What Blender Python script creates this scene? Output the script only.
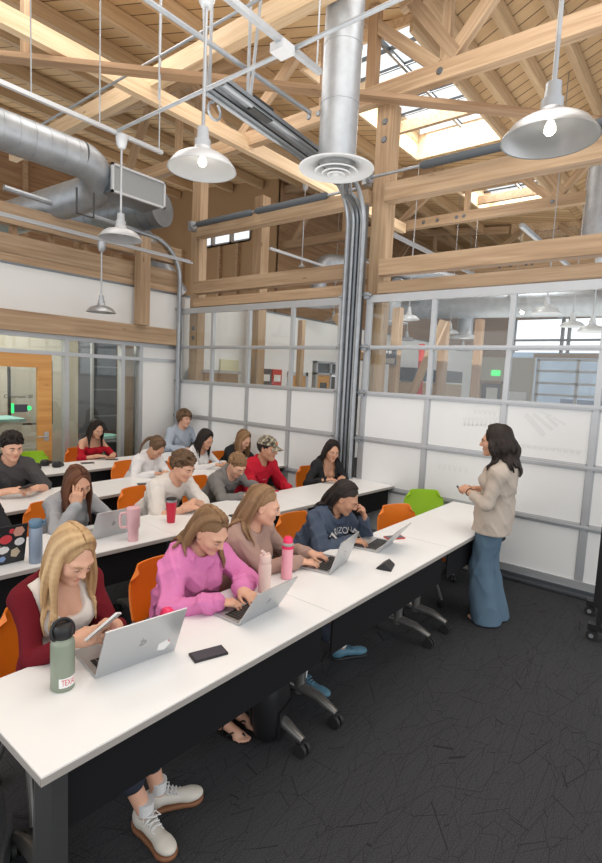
import bpy, bmesh, math, random
import numpy as np
from mathutils import Vector, Matrix

random.seed(7); RNG = np.random.default_rng(7)
for _o in list(bpy.data.objects): bpy.data.objects.remove(_o, do_unlink=True)
SC = bpy.context.scene; COL = SC.collection
PI = math.pi
def R(d): return d * PI / 180

# ------------------------------------------------------------------ camera, sky, lights, exposure
cam_d = bpy.data.cameras.new('camera'); cam = bpy.data.objects.new('camera', cam_d); COL.objects.link(cam)
cam_d.sensor_fit = 'VERTICAL'; cam_d.sensor_height = 24.0; cam_d.lens = 517.816 / 863 * 24.0
cam_d.clip_start = 0.05; cam_d.clip_end = 200
_r, _d, _f = (0.62905, -0.77590, 0.04727), (-0.05154, -0.10230, -0.99342), (0.77563, 0.62249, -0.10434)
_m = Matrix(((_r[0], -_d[0], -_f[0], 0), (_r[1], -_d[1], -_f[1], 0), (_r[2], -_d[2], -_f[2], 1.95), (0, 0, 0, 1)))
_q = _m.to_quaternion(); cam.matrix_world = Matrix.Translation((0, 0, 1.95)) @ _q.to_matrix().to_4x4()
SC.camera = cam

W = bpy.data.worlds.new('sky'); SC.world = W; W.use_nodes = True
_bg = W.node_tree.nodes['Background']; _bg.inputs[0].default_value = (0.93, 0.96, 1.0, 1); _bg.inputs[1].default_value = 1.5

def area(name, loc, rot, sx, sy, power, col=(1, 1, 1)):
    l = bpy.data.lights.new(name, 'AREA'); l.shape = 'RECTANGLE'; l.size = sx; l.size_y = sy; l.energy = power; l.color = col
    o = bpy.data.objects.new(name, l); COL.objects.link(o); o.location = loc; o.rotation_euler = rot
    return o
area('skylight_glow_over_class', (2.6, 1.2, 6.0), (0, 0, 0), 4.5, 3.0, 170, (1.0, 0.98, 0.95))
area('skylight_glow_far_rows', (3.2, 5.4, 6.0), (0, 0, 0), 3.5, 1.6, 100, (1.0, 0.98, 0.95))
area('skylight_glow_hall_near', (8.0, 4.0, 6.5), (0, 0, 0), 2.6, 1.4, 160)
area('skylight_glow_hall_far', (13.0, 4.0, 6.5), (0, 0, 0), 2.4, 1.4, 160)
area('office_ceiling_light', (2.9, 8.3, 3.05), (0, 0, 0), 3.2, 1.6, 120, (1.0, 0.96, 0.88))  # lamp added to brighten the dark office behind the glass
area('window_wall_behind', (1.5, -3.4, 2.2), (R(108), 0, 0), 8.0, 2.6, 55, (1.0, 0.98, 0.96))  # added fill lamp, no window there; lifts the roof deck from behind
area('window_wall_side', (-2.6, 3.0, 2.2), (R(104), 0, R(-90)), 6.0, 2.4, 50, (1.0, 0.98, 0.96))  # matching fill added at the open left side, also without a window
area('indirect_uplight_class', (1.6, 2.4, 3.5), (PI, 0, 0), 6.0, 5.0, 150, (1.0, 0.97, 0.92))  # unseen lamp added in mid-air, in place of daylight bounced onto the deck
area('indirect_uplight_hall', (10.0, 2.6, 2.4), (PI, 0, 0), 8.0, 5.0, 240, (1.0, 0.97, 0.92))  # same added bounce stand-in for the hall roof, no fixture
SC.view_settings.view_transform = 'Standard'; SC.view_settings.look = 'None'
SC.view_settings.gamma = 1.0; SC.view_settings.use_curve_mapping = False
SC.view_settings.exposure = -0.2

# ------------------------------------------------------------------ object helpers
def tag(o, label=None, cat=None, group=None, kind=None):
    if label: o['label'] = label
    if cat: o['category'] = cat
    if group: o['group'] = group
    if kind: o['kind'] = kind
    return o
def empty(name, loc=(0, 0, 0), rz=0.0, label=None, cat=None, group=None, kind=None, parent=None):
    o = bpy.data.objects.new(name, None); COL.objects.link(o); o.location = loc; o.rotation_euler = (0, 0, rz)
    o.empty_display_size = 0.1
    if parent is not None: o.parent = parent
    return tag(o, label, cat, group, kind)
def raw(name, verts, faces, mats, parent=None, smooth=False, fm=None):
    me = bpy.data.meshes.new(name); me.from_pydata([tuple(map(float, v)) for v in verts], [], faces); me.update()
    for m in (mats if isinstance(mats, (list, tuple)) else [mats]): me.materials.append(m)
    if fm is not None: me.polygons.foreach_set('material_index', fm)
    if smooth: me.polygons.foreach_set('use_smooth', [True] * len(me.polygons))
    o = bpy.data.objects.new(name, me); COL.objects.link(o)
    if parent is not None: o.parent = parent
    return o
def obj(name, bm, mat, parent=None, smooth=None, loc=None, bevel=0.0, auto=True):
    if bevel > 0:
        es = [e for e in bm.edges if len(e.link_faces) == 2 and e.calc_face_angle(0) > 0.6]
        bmesh.ops.bevel(bm, geom=es, offset=bevel, segments=2, affect='EDGES', profile=0.5)
    bmesh.ops.recalc_face_normals(bm, faces=bm.faces)
    me = bpy.data.meshes.new(name); bm.to_mesh(me); bm.free()
    for m in (mat if isinstance(mat, (list, tuple)) else [mat]): me.materials.append(m)
    if smooth is None or smooth:
        me.polygons.foreach_set('use_smooth', [True] * len(me.polygons))
        try: me.set_sharp_from_angle(angle=R(38))
        except Exception: pass
    o = bpy.data.objects.new(name, me); COL.objects.link(o)
    if parent is not None: o.parent = parent
    if loc is not None: o.location = loc
    return o
def box(bm, lo, hi, M=None, mi=0):
    vs = [bm.verts.new((x, y, z)) for x in (lo[0], hi[0]) for y in (lo[1], hi[1]) for z in (lo[2], hi[2])]
    if M is not None:
        for v in vs: v.co = M @ v.co
    for f in ((0, 1, 3, 2), (4, 6, 7, 5), (0, 4, 5, 1), (2, 3, 7, 6), (0, 2, 6, 4), (1, 5, 7, 3)):
        bm.faces.new([vs[i] for i in f]).material_index = mi
    return bm
def bx(lo, hi, M=None): return box(bmesh.new(), lo, hi, M)
def tube(bm, pts, r, n=10, caps=True, mi=0):
    pts = [Vector(p) for p in pts]; rr = r if isinstance(r, (list, tuple)) else [r] * len(pts)
    rings = []; up = None
    for i, p in enumerate(pts):
        t = (pts[min(i + 1, len(pts) - 1)] - pts[max(i - 1, 0)]).normalized()
        if up is None: up = Vector((0, 0, 1)) if abs(t.z) < 0.9 else Vector((1, 0, 0))
        a = t.cross(up).normalized(); b = a.cross(t).normalized(); up = b
        rings.append([bm.verts.new(p + (a * math.cos(2 * PI * k / n) + b * math.sin(2 * PI * k / n)) * rr[i]) for k in range(n)])
    for A, B in zip(rings, rings[1:]):
        for k in range(n): bm.faces.new((A[k], A[(k + 1) % n], B[(k + 1) % n], B[k])).material_index = mi
    if caps:
        bm.faces.new(rings[0]).material_index = mi; bm.faces.new(rings[-1]).material_index = mi
    return bm
def tb(pts, r, n=10): return tube(bmesh.new(), pts, r, n)
def lathe(bm, prof, n=24, c=(0, 0, 0), mi=0, close=False):
    rings = []
    for r, z in prof:
        if r < 1e-5: rings.append([bm.verts.new((c[0], c[1], c[2] + z))])
        else: rings.append([bm.verts.new((c[0] + r * math.cos(2 * PI * k / n), c[1] + r * math.sin(2 * PI * k / n), c[2] + z)) for k in range(n)])
    for A, B in zip(rings, rings[1:]):
        for k in range(n):
            q = [A[k % len(A)], A[(k + 1) % len(A)], B[(k + 1) % len(B)], B[k % len(B)]]
            q = [v for i, v in enumerate(q) if v not in q[:i]]
            if len(q) > 2: bm.faces.new(q).material_index = mi
    return bm
def lt(prof, n=24, c=(0, 0, 0)): return lathe(bmesh.new(), prof, n, c)
def arc(c, a, b, r, t0, t1, n=8):   # points c + r(cos t a + sin t b)
    c, a, b = Vector(c), Vector(a), Vector(b)
    return [c + (a * math.cos(t0 + (t1 - t0) * i / n) + b * math.sin(t0 + (t1 - t0) * i / n)) * r for i in range(n + 1)]
def sheet(bm, fn, nu, nv, th):    # a thick curved plate: fn(u,v) -> point, normals by finite difference
    P = [[Vector(fn(i / nu, j / nv)) for j in range(nv + 1)] for i in range(nu + 1)]
    T = []; B = []
    for i in range(nu + 1):
        T.append([]); B.append([])
        for j in range(nv + 1):
            du = P[min(i + 1, nu)][j] - P[max(i - 1, 0)][j]; dv = P[i][min(j + 1, nv)] - P[i][max(j - 1, 0)]
            nrm = du.cross(dv); nrm = nrm.normalized() if nrm.length > 1e-9 else Vector((0, 0, 1))
            T[-1].append(bm.verts.new(P[i][j] + nrm * th / 2)); B[-1].append(bm.verts.new(P[i][j] - nrm * th / 2))
    for i in range(nu):
        for j in range(nv):
            bm.faces.new((T[i][j], T[i + 1][j], T[i + 1][j + 1], T[i][j + 1])); bm.faces.new((B[i][j], B[i][j + 1], B[i + 1][j + 1], B[i + 1][j]))
    for i in range(nu):
        for j in (0, nv): bm.faces.new((T[i][j], B[i][j], B[i + 1][j], T[i + 1][j]))
    for j in range(nv):
        for i in (0, nu): bm.faces.new((T[i][j], T[i][j + 1], B[i][j + 1], B[i][j]))
    return bm
def dup(root, loc, rz, label=None, group=None):
    r = root.copy(); COL.objects.link(r); r.location = loc; r.rotation_euler = (0, 0, rz)
    if label: r['label'] = label
    if group: r['group'] = group
    for ch in list(root.children):
        c = ch.copy(); COL.objects.link(c); c.parent = r
        for g in list(ch.children):
            d = g.copy(); COL.objects.link(d); d.parent = c
    return r
def text_mesh(s, size, extrude=0.0005):
    cu = bpy.data.curves.new('t', 'FONT'); cu.body = s; cu.size = size; cu.extrude = extrude; cu.align_x = 'CENTER'; cu.align_y = 'CENTER'
    o = bpy.data.objects.new('t', cu); COL.objects.link(o)
    me = bpy.data.meshes.new_from_object(o.evaluated_get(bpy.context.evaluated_depsgraph_get()))
    v = [tuple(x.co) for x in me.vertices]; f = [tuple(p.vertices) for p in me.polygons]
    bpy.data.objects.remove(o, do_unlink=True); bpy.data.curves.remove(cu); bpy.data.meshes.remove(me)
    return v, f
def text(name, s, size, mat, o, ux, uy, parent=None, extrude=0.001):   # flat lettering at o, running along ux, up along uy
    v, f = text_mesh(s, size, extrude); ux, uy = Vector(ux), Vector(uy); n = ux.cross(uy)
    return raw(name, [Vector(o) + ux * a + uy * b + n * c for a, b, c in v], f, mat, parent)

# ------------------------------------------------------------------ materials
def nmat(name): 
    m = bpy.data.materials.new(name); m.use_nodes = True
    return m, m.node_tree, m.node_tree.nodes['Principled BSDF']
def mat(name, col, rough=0.5, metal=0.0, noise=0.0, scale=30, bump=0.0, spec=0.5, trans=0.0, emit=None, estr=0.0, sheen=0.0):
    m, t, b = nmat(name); b.inputs['Base Color'].default_value = (*col, 1); b.inputs['Roughness'].default_value = rough
    b.inputs['Metallic'].default_value = metal; b.inputs['Specular IOR Level'].default_value = spec
    if trans: b.inputs['Transmission Weight'].default_value = trans
    if sheen: b.inputs['Sheen Weight'].default_value = sheen
    if emit: b.inputs['Emission Color'].default_value = (*emit, 1); b.inputs['Emission Strength'].default_value = estr
    tc = t.nodes.new('ShaderNodeTexCoord'); nz = t.nodes.new('ShaderNodeTexNoise'); nz.inputs['Scale'].default_value = scale; nz.inputs['Detail'].default_value = 4
    t.links.new(tc.outputs['Object'], nz.inputs['Vector'])
    if noise:
        mx = t.nodes.new('ShaderNodeMix'); mx.data_type = 'RGBA'
        mx.inputs[6].default_value = (*[c * (1 - noise) for c in col], 1); mx.inputs[7].default_value = (*[min(1, c * (1 + noise)) for c in col], 1)
        t.links.new(nz.outputs['Fac'], mx.inputs[0]); t.links.new(mx.outputs[2], b.inputs['Base Color'])
    if bump:
        bp = t.nodes.new('ShaderNodeBump'); bp.inputs['Strength'].default_value = bump; bp.inputs['Distance'].default_value = 0.01
        t.links.new(nz.outputs['Fac'], bp.inputs['Height']); t.links.new(bp.outputs['Normal'], b.inputs['Normal'])
    return m
def wood(name, c0, c1, c2, rough=0.65, sc=1.0):    # grain along local X, a few knots
    m, t, b = nmat(name); N = t.nodes.new; L = t.links.new
    tc = N('ShaderNodeTexCoord'); oi = N('ShaderNodeObjectInfo'); ad = N('ShaderNodeVectorMath'); ad.operation = 'ADD'
    cb = N('ShaderNodeCombineXYZ'); ml = N('ShaderNodeMath'); ml.operation = 'MULTIPLY'; ml.inputs[1].default_value = 37.0
    L(oi.outputs['Random'], ml.inputs[0]); L(ml.outputs[0], cb.inputs[0]); L(ml.outputs[0], cb.inputs[2]); L(tc.outputs['Object'], ad.inputs[0]); L(cb.outputs[0], ad.inputs[1])
    mp = N('ShaderNodeMapping'); mp.inputs['Scale'].default_value = (0.7 * sc, 14 * sc, 14 * sc); L(ad.outputs[0], mp.inputs[0])
    n1 = N('ShaderNodeTexNoise'); n1.inputs['Scale'].default_value = 1.6; n1.inputs['Detail'].default_value = 6; n1.inputs['Distortion'].default_value = 0.6; L(mp.outputs[0], n1.inputs['Vector'])
    rp = N('ShaderNodeValToRGB'); e = rp.color_ramp.elements; e[0].position = 0.25; e[0].color = (*c0, 1); e[1].position = 0.75; e[1].color = (*c2, 1)
    x = e.new(0.5); x.color = (*c1, 1); L(n1.outputs['Fac'], rp.inputs[0])
    mp2 = N('ShaderNodeMapping'); mp2.inputs['Scale'].default_value = (1.6 * sc, 5 * sc, 5 * sc); L(ad.outputs[0], mp2.inputs[0])
    vo = N('ShaderNodeTexVoronoi'); vo.inputs['Scale'].default_value = 1.0; L(mp2.outputs[0], vo.inputs['Vector'])
    kr = N('ShaderNodeValToRGB'); k = kr.color_ramp.elements; k[0].position = 0.03; k[0].color = (0.35, 0.25, 0.17, 1); k[1].position = 0.1; k[1].color = (1, 1, 1, 1); L(vo.outputs['Distance'], kr.inputs[0])
    mx = N('ShaderNodeMix'); mx.data_type = 'RGBA'; mx.blend_type = 'MULTIPLY'; mx.inputs[0].default_value = 0.7; L(rp.outputs[0], mx.inputs[6]); L(kr.outputs[0], mx.inputs[7])
    hv = N('ShaderNodeHueSaturation'); mr = N('ShaderNodeMapRange'); mr.inputs[3].default_value = 0.86; mr.inputs[4].default_value = 1.12
    L(oi.outputs['Random'], mr.inputs[0]); L(mr.outputs[0], hv.inputs['Value']); L(mx.outputs[2], hv.inputs['Color']); L(hv.outputs[0], b.inputs['Base Color'])
    b.inputs['Roughness'].default_value = rough
    return m
def deck_mat(name, rot, w, c0, c1):     # planks: seams and per-plank tone, in the plane of the deck
    m, t, b = nmat(name); N = t.nodes.new; L = t.links.new
    tc = N('ShaderNodeTexCoord'); mp = N('ShaderNodeMapping'); mp.inputs['Rotation'].default_value = (0, 0, rot); L(tc.outputs['Object'], mp.inputs[0])
    sp = N('ShaderNodeSeparateXYZ'); L(mp.outputs[0], sp.inputs[0])
    dv = N('ShaderNodeMath'); dv.operation = 'DIVIDE'; dv.inputs[1].default_value = w; L(sp.outputs[0], dv.inputs[0])
    fr = N('ShaderNodeMath'); fr.operation = 'FRACT'; L(dv.outputs[0], fr.inputs[0]); fl = N('ShaderNodeMath'); fl.operation = 'FLOOR'; L(dv.outputs[0], fl.inputs[0])
    wn = N('ShaderNodeTexWhiteNoise'); wn.noise_dimensions = '1D'; L(fl.outputs[0], wn.inputs['W'])
    mp2 = N('ShaderNodeMapping'); mp2.inputs['Scale'].default_value = (12, 1.0, 1); L(mp.outputs[0], mp2.inputs[0])
    nz = N('ShaderNodeTexNoise'); nz.inputs['Scale'].default_value = 1.5; nz.inputs['Detail'].default_value = 5; L(mp2.outputs[0], nz.inputs['Vector'])
    a = N('ShaderNodeMath'); a.operation = 'MULTIPLY_ADD'; a.inputs[1].default_value = 0.55; L(wn.outputs['Value'], a.inputs[0])
    h = N('ShaderNodeMath'); h.operation = 'MULTIPLY'; h.inputs[1].default_value = 0.5; L(nz.outputs['Fac'], h.inputs[0]); L(h.outputs[0], a.inputs[2])
    rp = N('ShaderNodeValToRGB'); rp.color_ramp.elements[0].color = (*c0, 1); rp.color_ramp.elements[1].color = (*c1, 1); L(a.outputs[0], rp.inputs[0])
    lt_ = N('ShaderNodeMath'); lt_.operation = 'LESS_THAN'; lt_.inputs[1].default_value = 0.09; L(fr.outputs[0], lt_.inputs[0])
    mx = N('ShaderNodeMix'); mx.data_type = 'RGBA'; L(lt_.outputs[0], mx.inputs[0]); L(rp.outputs[0], mx.inputs[6]); mx.inputs[7].default_value = (c0[0] * 0.3, c0[1] * 0.27, c0[2] * 0.25, 1)
    L(mx.outputs[2], b.inputs['Base Color']); b.inputs['Roughness'].default_value = 0.7
    return m
def carpet_mat():
    m, t, b = nmat('carpet'); N = t.nodes.new; L = t.links.new
    tc = N('ShaderNodeTexCoord'); acc = None
    for k, (rot, sc) in enumerate(((0.3, 3.2), (1.25, 2.9), (2.3, 3.5), (0.8, 2.4))):
        mp = N('ShaderNodeMapping'); mp.inputs['Rotation'].default_value = (0, 0, rot); mp.inputs['Scale'].default_value = (0.8, 3.6, 1); mp.inputs['Location'].default_value = (k * 3.1, k, 0); L(tc.outputs['Object'], mp.inputs[0])
        nz = N('ShaderNodeTexNoise'); nz.inputs['Scale'].default_value = 2.0
        vo = N('ShaderNodeTexVoronoi'); vo.feature = 'DISTANCE_TO_EDGE'; vo.inputs['Scale'].default_value = sc; L(mp.outputs[0], vo.inputs['Vector'])
        rp = N('ShaderNodeMapRange'); rp.inputs[1].default_value = 0.001; rp.inputs[2].default_value = 0.007; L(vo.outputs['Distance'], rp.inputs[0])
        if acc is None: acc = rp.outputs[0]
        else:
            mu = N('ShaderNodeMath'); mu.operation = 'MULTIPLY'; L(acc, mu.inputs[0]); L(rp.outputs[0], mu.inputs[1]); acc = mu.outputs[0]
    nz = N('ShaderNodeTexNoise'); nz.inputs['Scale'].default_value = 160; nz.inputs['Detail'].default_value = 2; L(tc.outputs['Object'], nz.inputs['Vector'])
    c1 = N('ShaderNodeMix'); c1.data_type = 'RGBA'; c1.inputs[6].default_value = (0.013, 0.0135, 0.015, 1); c1.inputs[7].default_value = (0.078, 0.080, 0.086, 1); L(nz.outputs['Fac'], c1.inputs[0])
    c2 = N('ShaderNodeMix'); c2.data_type = 'RGBA'; c2.inputs[6].default_value = (0.022, 0.022, 0.024, 1); L(acc, c2.inputs[0]); L(c1.outputs[2], c2.inputs[7]); L(c2.outputs[2], b.inputs['Base Color'])
    bp = N('ShaderNodeBump'); bp.inputs['Strength'].default_value = 0.5; bp.inputs['Distance'].default_value = 0.004; L(nz.outputs['Fac'], bp.inputs['Height']); L(bp.outputs[0], b.inputs['Normal'])
    b.inputs['Roughness'].default_value = 0.95; b.inputs['Specular IOR Level'].default_value = 0.1
    return m
def glass_mat(name, tint=(1, 1, 1), gl=0.06):
    m = bpy.data.materials.new(name); m.use_nodes = True; t = m.node_tree; t.nodes.clear(); N = t.nodes.new
    o = N('ShaderNodeOutputMaterial'); tr = N('ShaderNodeBsdfTransparent'); tr.inputs[0].default_value = (*tint, 1); g = N('ShaderNodeBsdfGlossy'); g.inputs['Roughness'].default_value = 0.03
    mx = N('ShaderNodeMixShader'); mx.inputs[0].default_value = gl; t.links.new(tr.outputs[0], mx.inputs[1]); t.links.new(g.outputs[0], mx.inputs[2]); t.links.new(mx.outputs[0], o.inputs[0])
    return m
def hair_mat(name, c0, c1):
    m, t, b = nmat(name); N = t.nodes.new; L = t.links.new
    tc = N('ShaderNodeTexCoord'); mp = N('ShaderNodeMapping'); mp.inputs['Scale'].default_value = (70, 70, 7); L(tc.outputs['Object'], mp.inputs[0])
    nz = N('ShaderNodeTexNoise'); nz.inputs['Scale'].default_value = 1; nz.inputs['Detail'].default_value = 3; nz.inputs['Distortion'].default_value = 0.5; L(mp.outputs[0], nz.inputs['Vector'])
    rp = N('ShaderNodeValToRGB'); rp.color_ramp.elements[0].position = 0.22; rp.color_ramp.elements[1].position = 0.8; rp.color_ramp.elements[0].color = (*c0, 1); rp.color_ramp.elements[1].color = (*c1, 1); at = N('ShaderNodeAttribute'); at.attribute_name = 'strand'; am = N('ShaderNodeMath'); am.operation = 'MULTIPLY'; am.inputs[1].default_value = 0.62; L(at.outputs['Fac'], am.inputs[0]); a2 = N('ShaderNodeMath'); a2.operation = 'MULTIPLY_ADD'; a2.inputs[1].default_value = 0.42; L(nz.outputs['Fac'], a2.inputs[0]); L(am.outputs[0], a2.inputs[2]); L(a2.outputs[0], rp.inputs[0]); L(rp.outputs[0], b.inputs['Base Color'])
    bp = N('ShaderNodeBump'); bp.inputs['Strength'].default_value = 0.15; bp.inputs['Distance'].default_value = 0.004; L(nz.outputs['Fac'], bp.inputs['Height']); L(bp.outputs[0], b.inputs['Normal'])
    b.inputs['Roughness'].default_value = 0.5; b.inputs['Specular IOR Level'].default_value = 0.22
    return m
M = {}
M['timber'] = wood('timber', (0.29, 0.182, 0.10), (0.40, 0.268, 0.158), (0.50, 0.358, 0.225))
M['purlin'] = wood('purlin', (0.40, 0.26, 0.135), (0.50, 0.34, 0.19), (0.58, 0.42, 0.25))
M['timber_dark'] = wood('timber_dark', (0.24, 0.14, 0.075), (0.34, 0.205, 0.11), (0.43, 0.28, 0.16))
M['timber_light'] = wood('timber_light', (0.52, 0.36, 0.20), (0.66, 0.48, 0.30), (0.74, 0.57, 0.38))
M['door_wood'] = wood('door_wood', (0.50, 0.22, 0.055), (0.60, 0.29, 0.08), (0.68, 0.36, 0.12), 0.4)
M['white_wall'] = mat('white_wall', (0.74, 0.73, 0.70), 0.8, noise=0.03, scale=3)
M['beige_wall'] = mat('beige_wall', (0.50, 0.46, 0.38), 0.8, noise=0.05, scale=3)
M['white_top'] = mat('white_top', (0.80, 0.80, 0.79), 0.32, noise=0.02, scale=6)
M['edge_grey'] = mat('edge_grey', (0.36, 0.33, 0.30), 0.5)
M['black_panel'] = mat('black_panel', (0.008, 0.008, 0.009), 0.75, spec=0.2)
M['leg_grey'] = mat('leg_grey', (0.24, 0.235, 0.225), 0.35, 0.7)
M['leg_dark'] = mat('leg_dark', (0.055, 0.055, 0.055), 0.45, 0.3, noise=0.1)
M['black'] = mat('black', (0.010, 0.010, 0.011), 0.45)
M['rubber'] = mat('rubber', (0.015, 0.015, 0.015), 0.6)
M['alu'] = mat('alu', (0.50, 0.51, 0.52), 0.45, 0.6, noise=0.06, scale=8)
M['galv'] = mat('galv', (0.36, 0.38, 0.40), 0.46, 0.7, noise=0.25, scale=9)
M['galv_dark'] = mat('galv_dark', (0.20, 0.22, 0.24), 0.42, 0.7, noise=0.15, scale=9)
M['steel_dark'] = mat('steel_dark', (0.16, 0.17, 0.18), 0.45, 0.7)
M['whiteboard'] = mat('whiteboard', (0.78, 0.785, 0.775), 0.3, noise=0.025, scale=4)
M['ghost_ink'] = mat('ghost_ink', (0.715, 0.72, 0.712), 0.35)
M['glass'] = glass_mat('glass', (0.97, 0.985, 0.98), 0.05)
M['glass_dim'] = glass_mat('glass_dim', (0.90, 0.93, 0.92), 0.07)
M['lamp_white'] = mat('lamp_white', (0.47, 0.48, 0.49), 0.35, 0.1)
M['lamp_alu'] = mat('lamp_alu', (0.42, 0.43, 0.44), 0.35, 0.6)
M['bulb'] = mat('bulb', (1, 0.95, 0.85), 0.3, emit=(1, 0.93, 0.78), estr=4)
M['orange'] = mat('orange', (0.80, 0.20, 0.012), 0.4)
M['green'] = mat('green', (0.30, 0.52, 0.015), 0.4)
M['carpet'] = carpet_mat()
M['mesh_grey'] = mat('mesh_grey', (0.26, 0.27, 0.27), 0.6, 0.3, noise=0.5, scale=260)
M['exit_green'] = mat('exit_green', (0.02, 0.5, 0.12), 0.5, emit=(0.03, 0.9, 0.2), estr=1.4)
M['red_metal'] = mat('red_metal', (0.50, 0.035, 0.03), 0.5)
M['dark_teal'] = mat('dark_teal', (0.25, 0.50, 0.46), 0.5)
M['screen_dark'] = mat('screen_dark', (0.05, 0.055, 0.07), 0.3)
M['foam'] = mat('foam', (0.075, 0.085, 0.095), 0.75, bump=0.3)
# ------------------------------------------------------------------ the setting
def struct(o): o['kind'] = 'structure'; return o
struct(obj('floor', bx((-3, -3, -0.1), (20, 11, 0)), M['carpet'], smooth=False))
YW, XW, XF = 6.99, 5.40, 19.0
# upper part of the left wall (white board above the glazing), running on into the next hall
w = struct(empty('wall_left'))
obj('white_panel', bx((-1, YW, 2.61), (XW - 0.02, YW + 0.12, 3.17)), M['white_wall'], w, False)
obj('lower_panel', bx((4.73, YW + 0.006, 0), (XW - 0.02, YW + 0.12, 2.298)), M['white_wall'], w, False)
obj('top_flashing', bx((-1, YW - 0.02, 3.17), (XW - 0.02, YW + 0.14, 3.195)), M['galv_dark'], w, False)
w = struct(empty('wall_hall_left'))
obj('white_panel', bx((XW + 0.1, YW, 0), (9.0, YW + 0.12, 3.17)), M['white_wall'], w, False)
obj('white_panel', bx((9.0, YW, 2.32), (10.1, YW + 0.12, 3.17)), M['white_wall'], w, False)
obj('white_panel', bx((10.1, YW, 0), (XF, YW + 0.12, 3.17)), M['white_wall'], w, False)
obj('top_flashing', bx((XW + 0.1, YW - 0.02, 3.17), (XF, YW + 0.14, 3.195)), M['galv_dark'], w, False)
w = struct(empty('wall_far'))
obj('plaster', bx((XF, 5.1, 0), (XF + 0.15, 7.1, 2.99)), M['beige_wall'], w, False)
obj('plaster', bx((XF, -3, 0), (XF + 0.15, 0.5, 2.99)), M['beige_wall'], w, False)
obj('boarding', bx((XF, -3, 4.3), (XF + 0.15, 11, 7.6)), M['timber_dark'], w, False); obj('boarding', bx((XF + 0.01, 5.9, 2.99), (XF + 0.14, 11, 4.3)), M['timber_dark'], w, False); obj('boarding', bx((XF + 0.01, 7.1, 0), (XF + 0.14, 11, 2.99)), M['timber_dark'], w, False)
# office behind the glazing
w = struct(empty('wall_office_back'))
obj('plaster', bx((0, 9.6, 0), (XW + 0.1, 9.7, 3.1)), M['beige_wall'], w, False)
w = struct(empty('wall_office_right'))
obj('plaster', bx((5.28, YW + 0.12, 0), (5.4, 9.6, 3.1)), M['white_wall'], w, False)
w = struct(empty('wall_office_left'))
obj('plaster', bx((0.4, YW + 0.12, 0), (0.5, 9.6, 3.1)), M['beige_wall'], w, False)
M['boards'] = deck_mat('boards', 0, 0.2, (0.30, 0.18, 0.09), (0.44, 0.29, 0.15))
WY, WZ = (9.9, 10.65, 11.4, 12.2), (5.44, 5.86)
# outer clerestory wall of boards and studs, far left
w = struct(empty('wall_clerestory'))
bm = bmesh.new()
box(bm, (-3, 14.4, 3.1), (9.9, 14.5, 8.5)); box(bm, (9.9, 9.0, 3.1), (20, 9.1, 7.0)); box(bm, (-3, 9.7, 0), (9.8, 9.8, 3.1))
obj('boarding', bm, M['timber_dark'], w, False)
for i in range(10): obj('stud', bx((-2 + i * 1.35, 14.28, 3.1), (-1.9 + i * 1.35, 14.4, 7.3)), M['timber'], w, False)
win = struct(empty('window_1', (9.9, 0, 0)))
bm = bmesh.new()
for y in WY: box(bm, (-0.05, y - 0.04, WZ[0]), (0.05, y + 0.04, WZ[1]))
for z in WZ: box(bm, (-0.05, WY[0], z - 0.04), (0.05, WY[-1], z + 0.04))
obj('window_frame', bm, M['alu'], win, False); obj('pane', bx((-0.01, WY[0], WZ[0]), (0.01, WY[-1], WZ[1])), M['glass'], win, False)
w = struct(empty('wall_gable', (9.9, 0, 0)))
bm = bmesh.new()
for y0, y1, z0, z1 in ((9.0, WY[0], 3.2, 6.9), (WY[-1], 14.4, 3.2, 7.25), (WY[0], WY[-1], 3.2, WZ[0]), (WY[0], WY[-1], WZ[1], 7.05)): box(bm, (-0.05, y0, z0), (0.05, y1, z1))
obj('boarding', bm, M['boards'], w, False)
for y in (9.5, 10.3, 11.0, 11.8, 12.6): obj('stud', bx((-0.14, y - 0.045, 3.2), (-0.05, y + 0.045, 5.38)), M['timber'], w, False)

# the glazed partition under the big left beam
part = struct(empty('window_2'))
bm = bmesh.new()
box(bm, (0, YW, 2.30), (XW - 0.05, YW + 0.1, 2.36)); box(bm, (0, YW - 0.01, 2.085), (XW - 0.05, YW + 0.1, 2.135))
box(bm, (0, YW, 0), (XW - 0.7, YW + 0.1, 0.09))
for x in (3.50, 4.36, 4.67): box(bm, (x, YW, 0), (x + 0.06, YW + 0.1, 2.3))
obj('window_frame', bm, M['alu'], part, False)
for x0, x1 in ((3.56, 4.36), (4.42, 4.67)): obj('pane', bx((x0, YW + 0.045, 0.09), (x1, YW + 0.055, 2.09)), M['glass_dim'], part, False)
for x0, x1 in ((0, 3.5), (3.56, 4.36), (4.42, 4.67)): obj('transom_pane', bx((x0, YW + 0.045, 2.135), (x1, YW + 0.055, 2.3)), M['glass_dim'], part, False)
obj('pane', bx((3.34, YW + 0.045, 0.09), (3.5, YW + 0.055, 2.09)), M['glass_dim'], part, False)
d = struct(empty('door_1'))
bm = bmesh.new()
box(bm, (2.25, YW - 0.005, 1.91), (3.32, YW + 0.06, 2.085)); box(bm, (2.25, YW - 0.005, 0.02), (3.32, YW + 0.06, 0.3))
box(bm, (2.25, YW - 0.005, 0.3), (2.40, YW + 0.06, 1.91)); box(bm, (3.14, YW - 0.005, 0.3), (3.32, YW + 0.06, 1.91))
obj('door_leaf', bm, M['door_wood'], d, False)
obj('pane', bx((2.40, YW + 0.02, 0.3), (3.14, YW + 0.03, 1.91)), M['glass_dim'], d, False)
h = obj('door_handle', tb([(3.24, YW - 0.005, 1.0), (3.24, YW - 0.055, 1.0), (3.10, YW - 0.06, 1.0)], 0.011), M['alu'], d)
obj('rosette', bx((3.21, YW - 0.02, 0.94), (3.27, YW, 1.06)), M['alu'], d, False)
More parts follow.
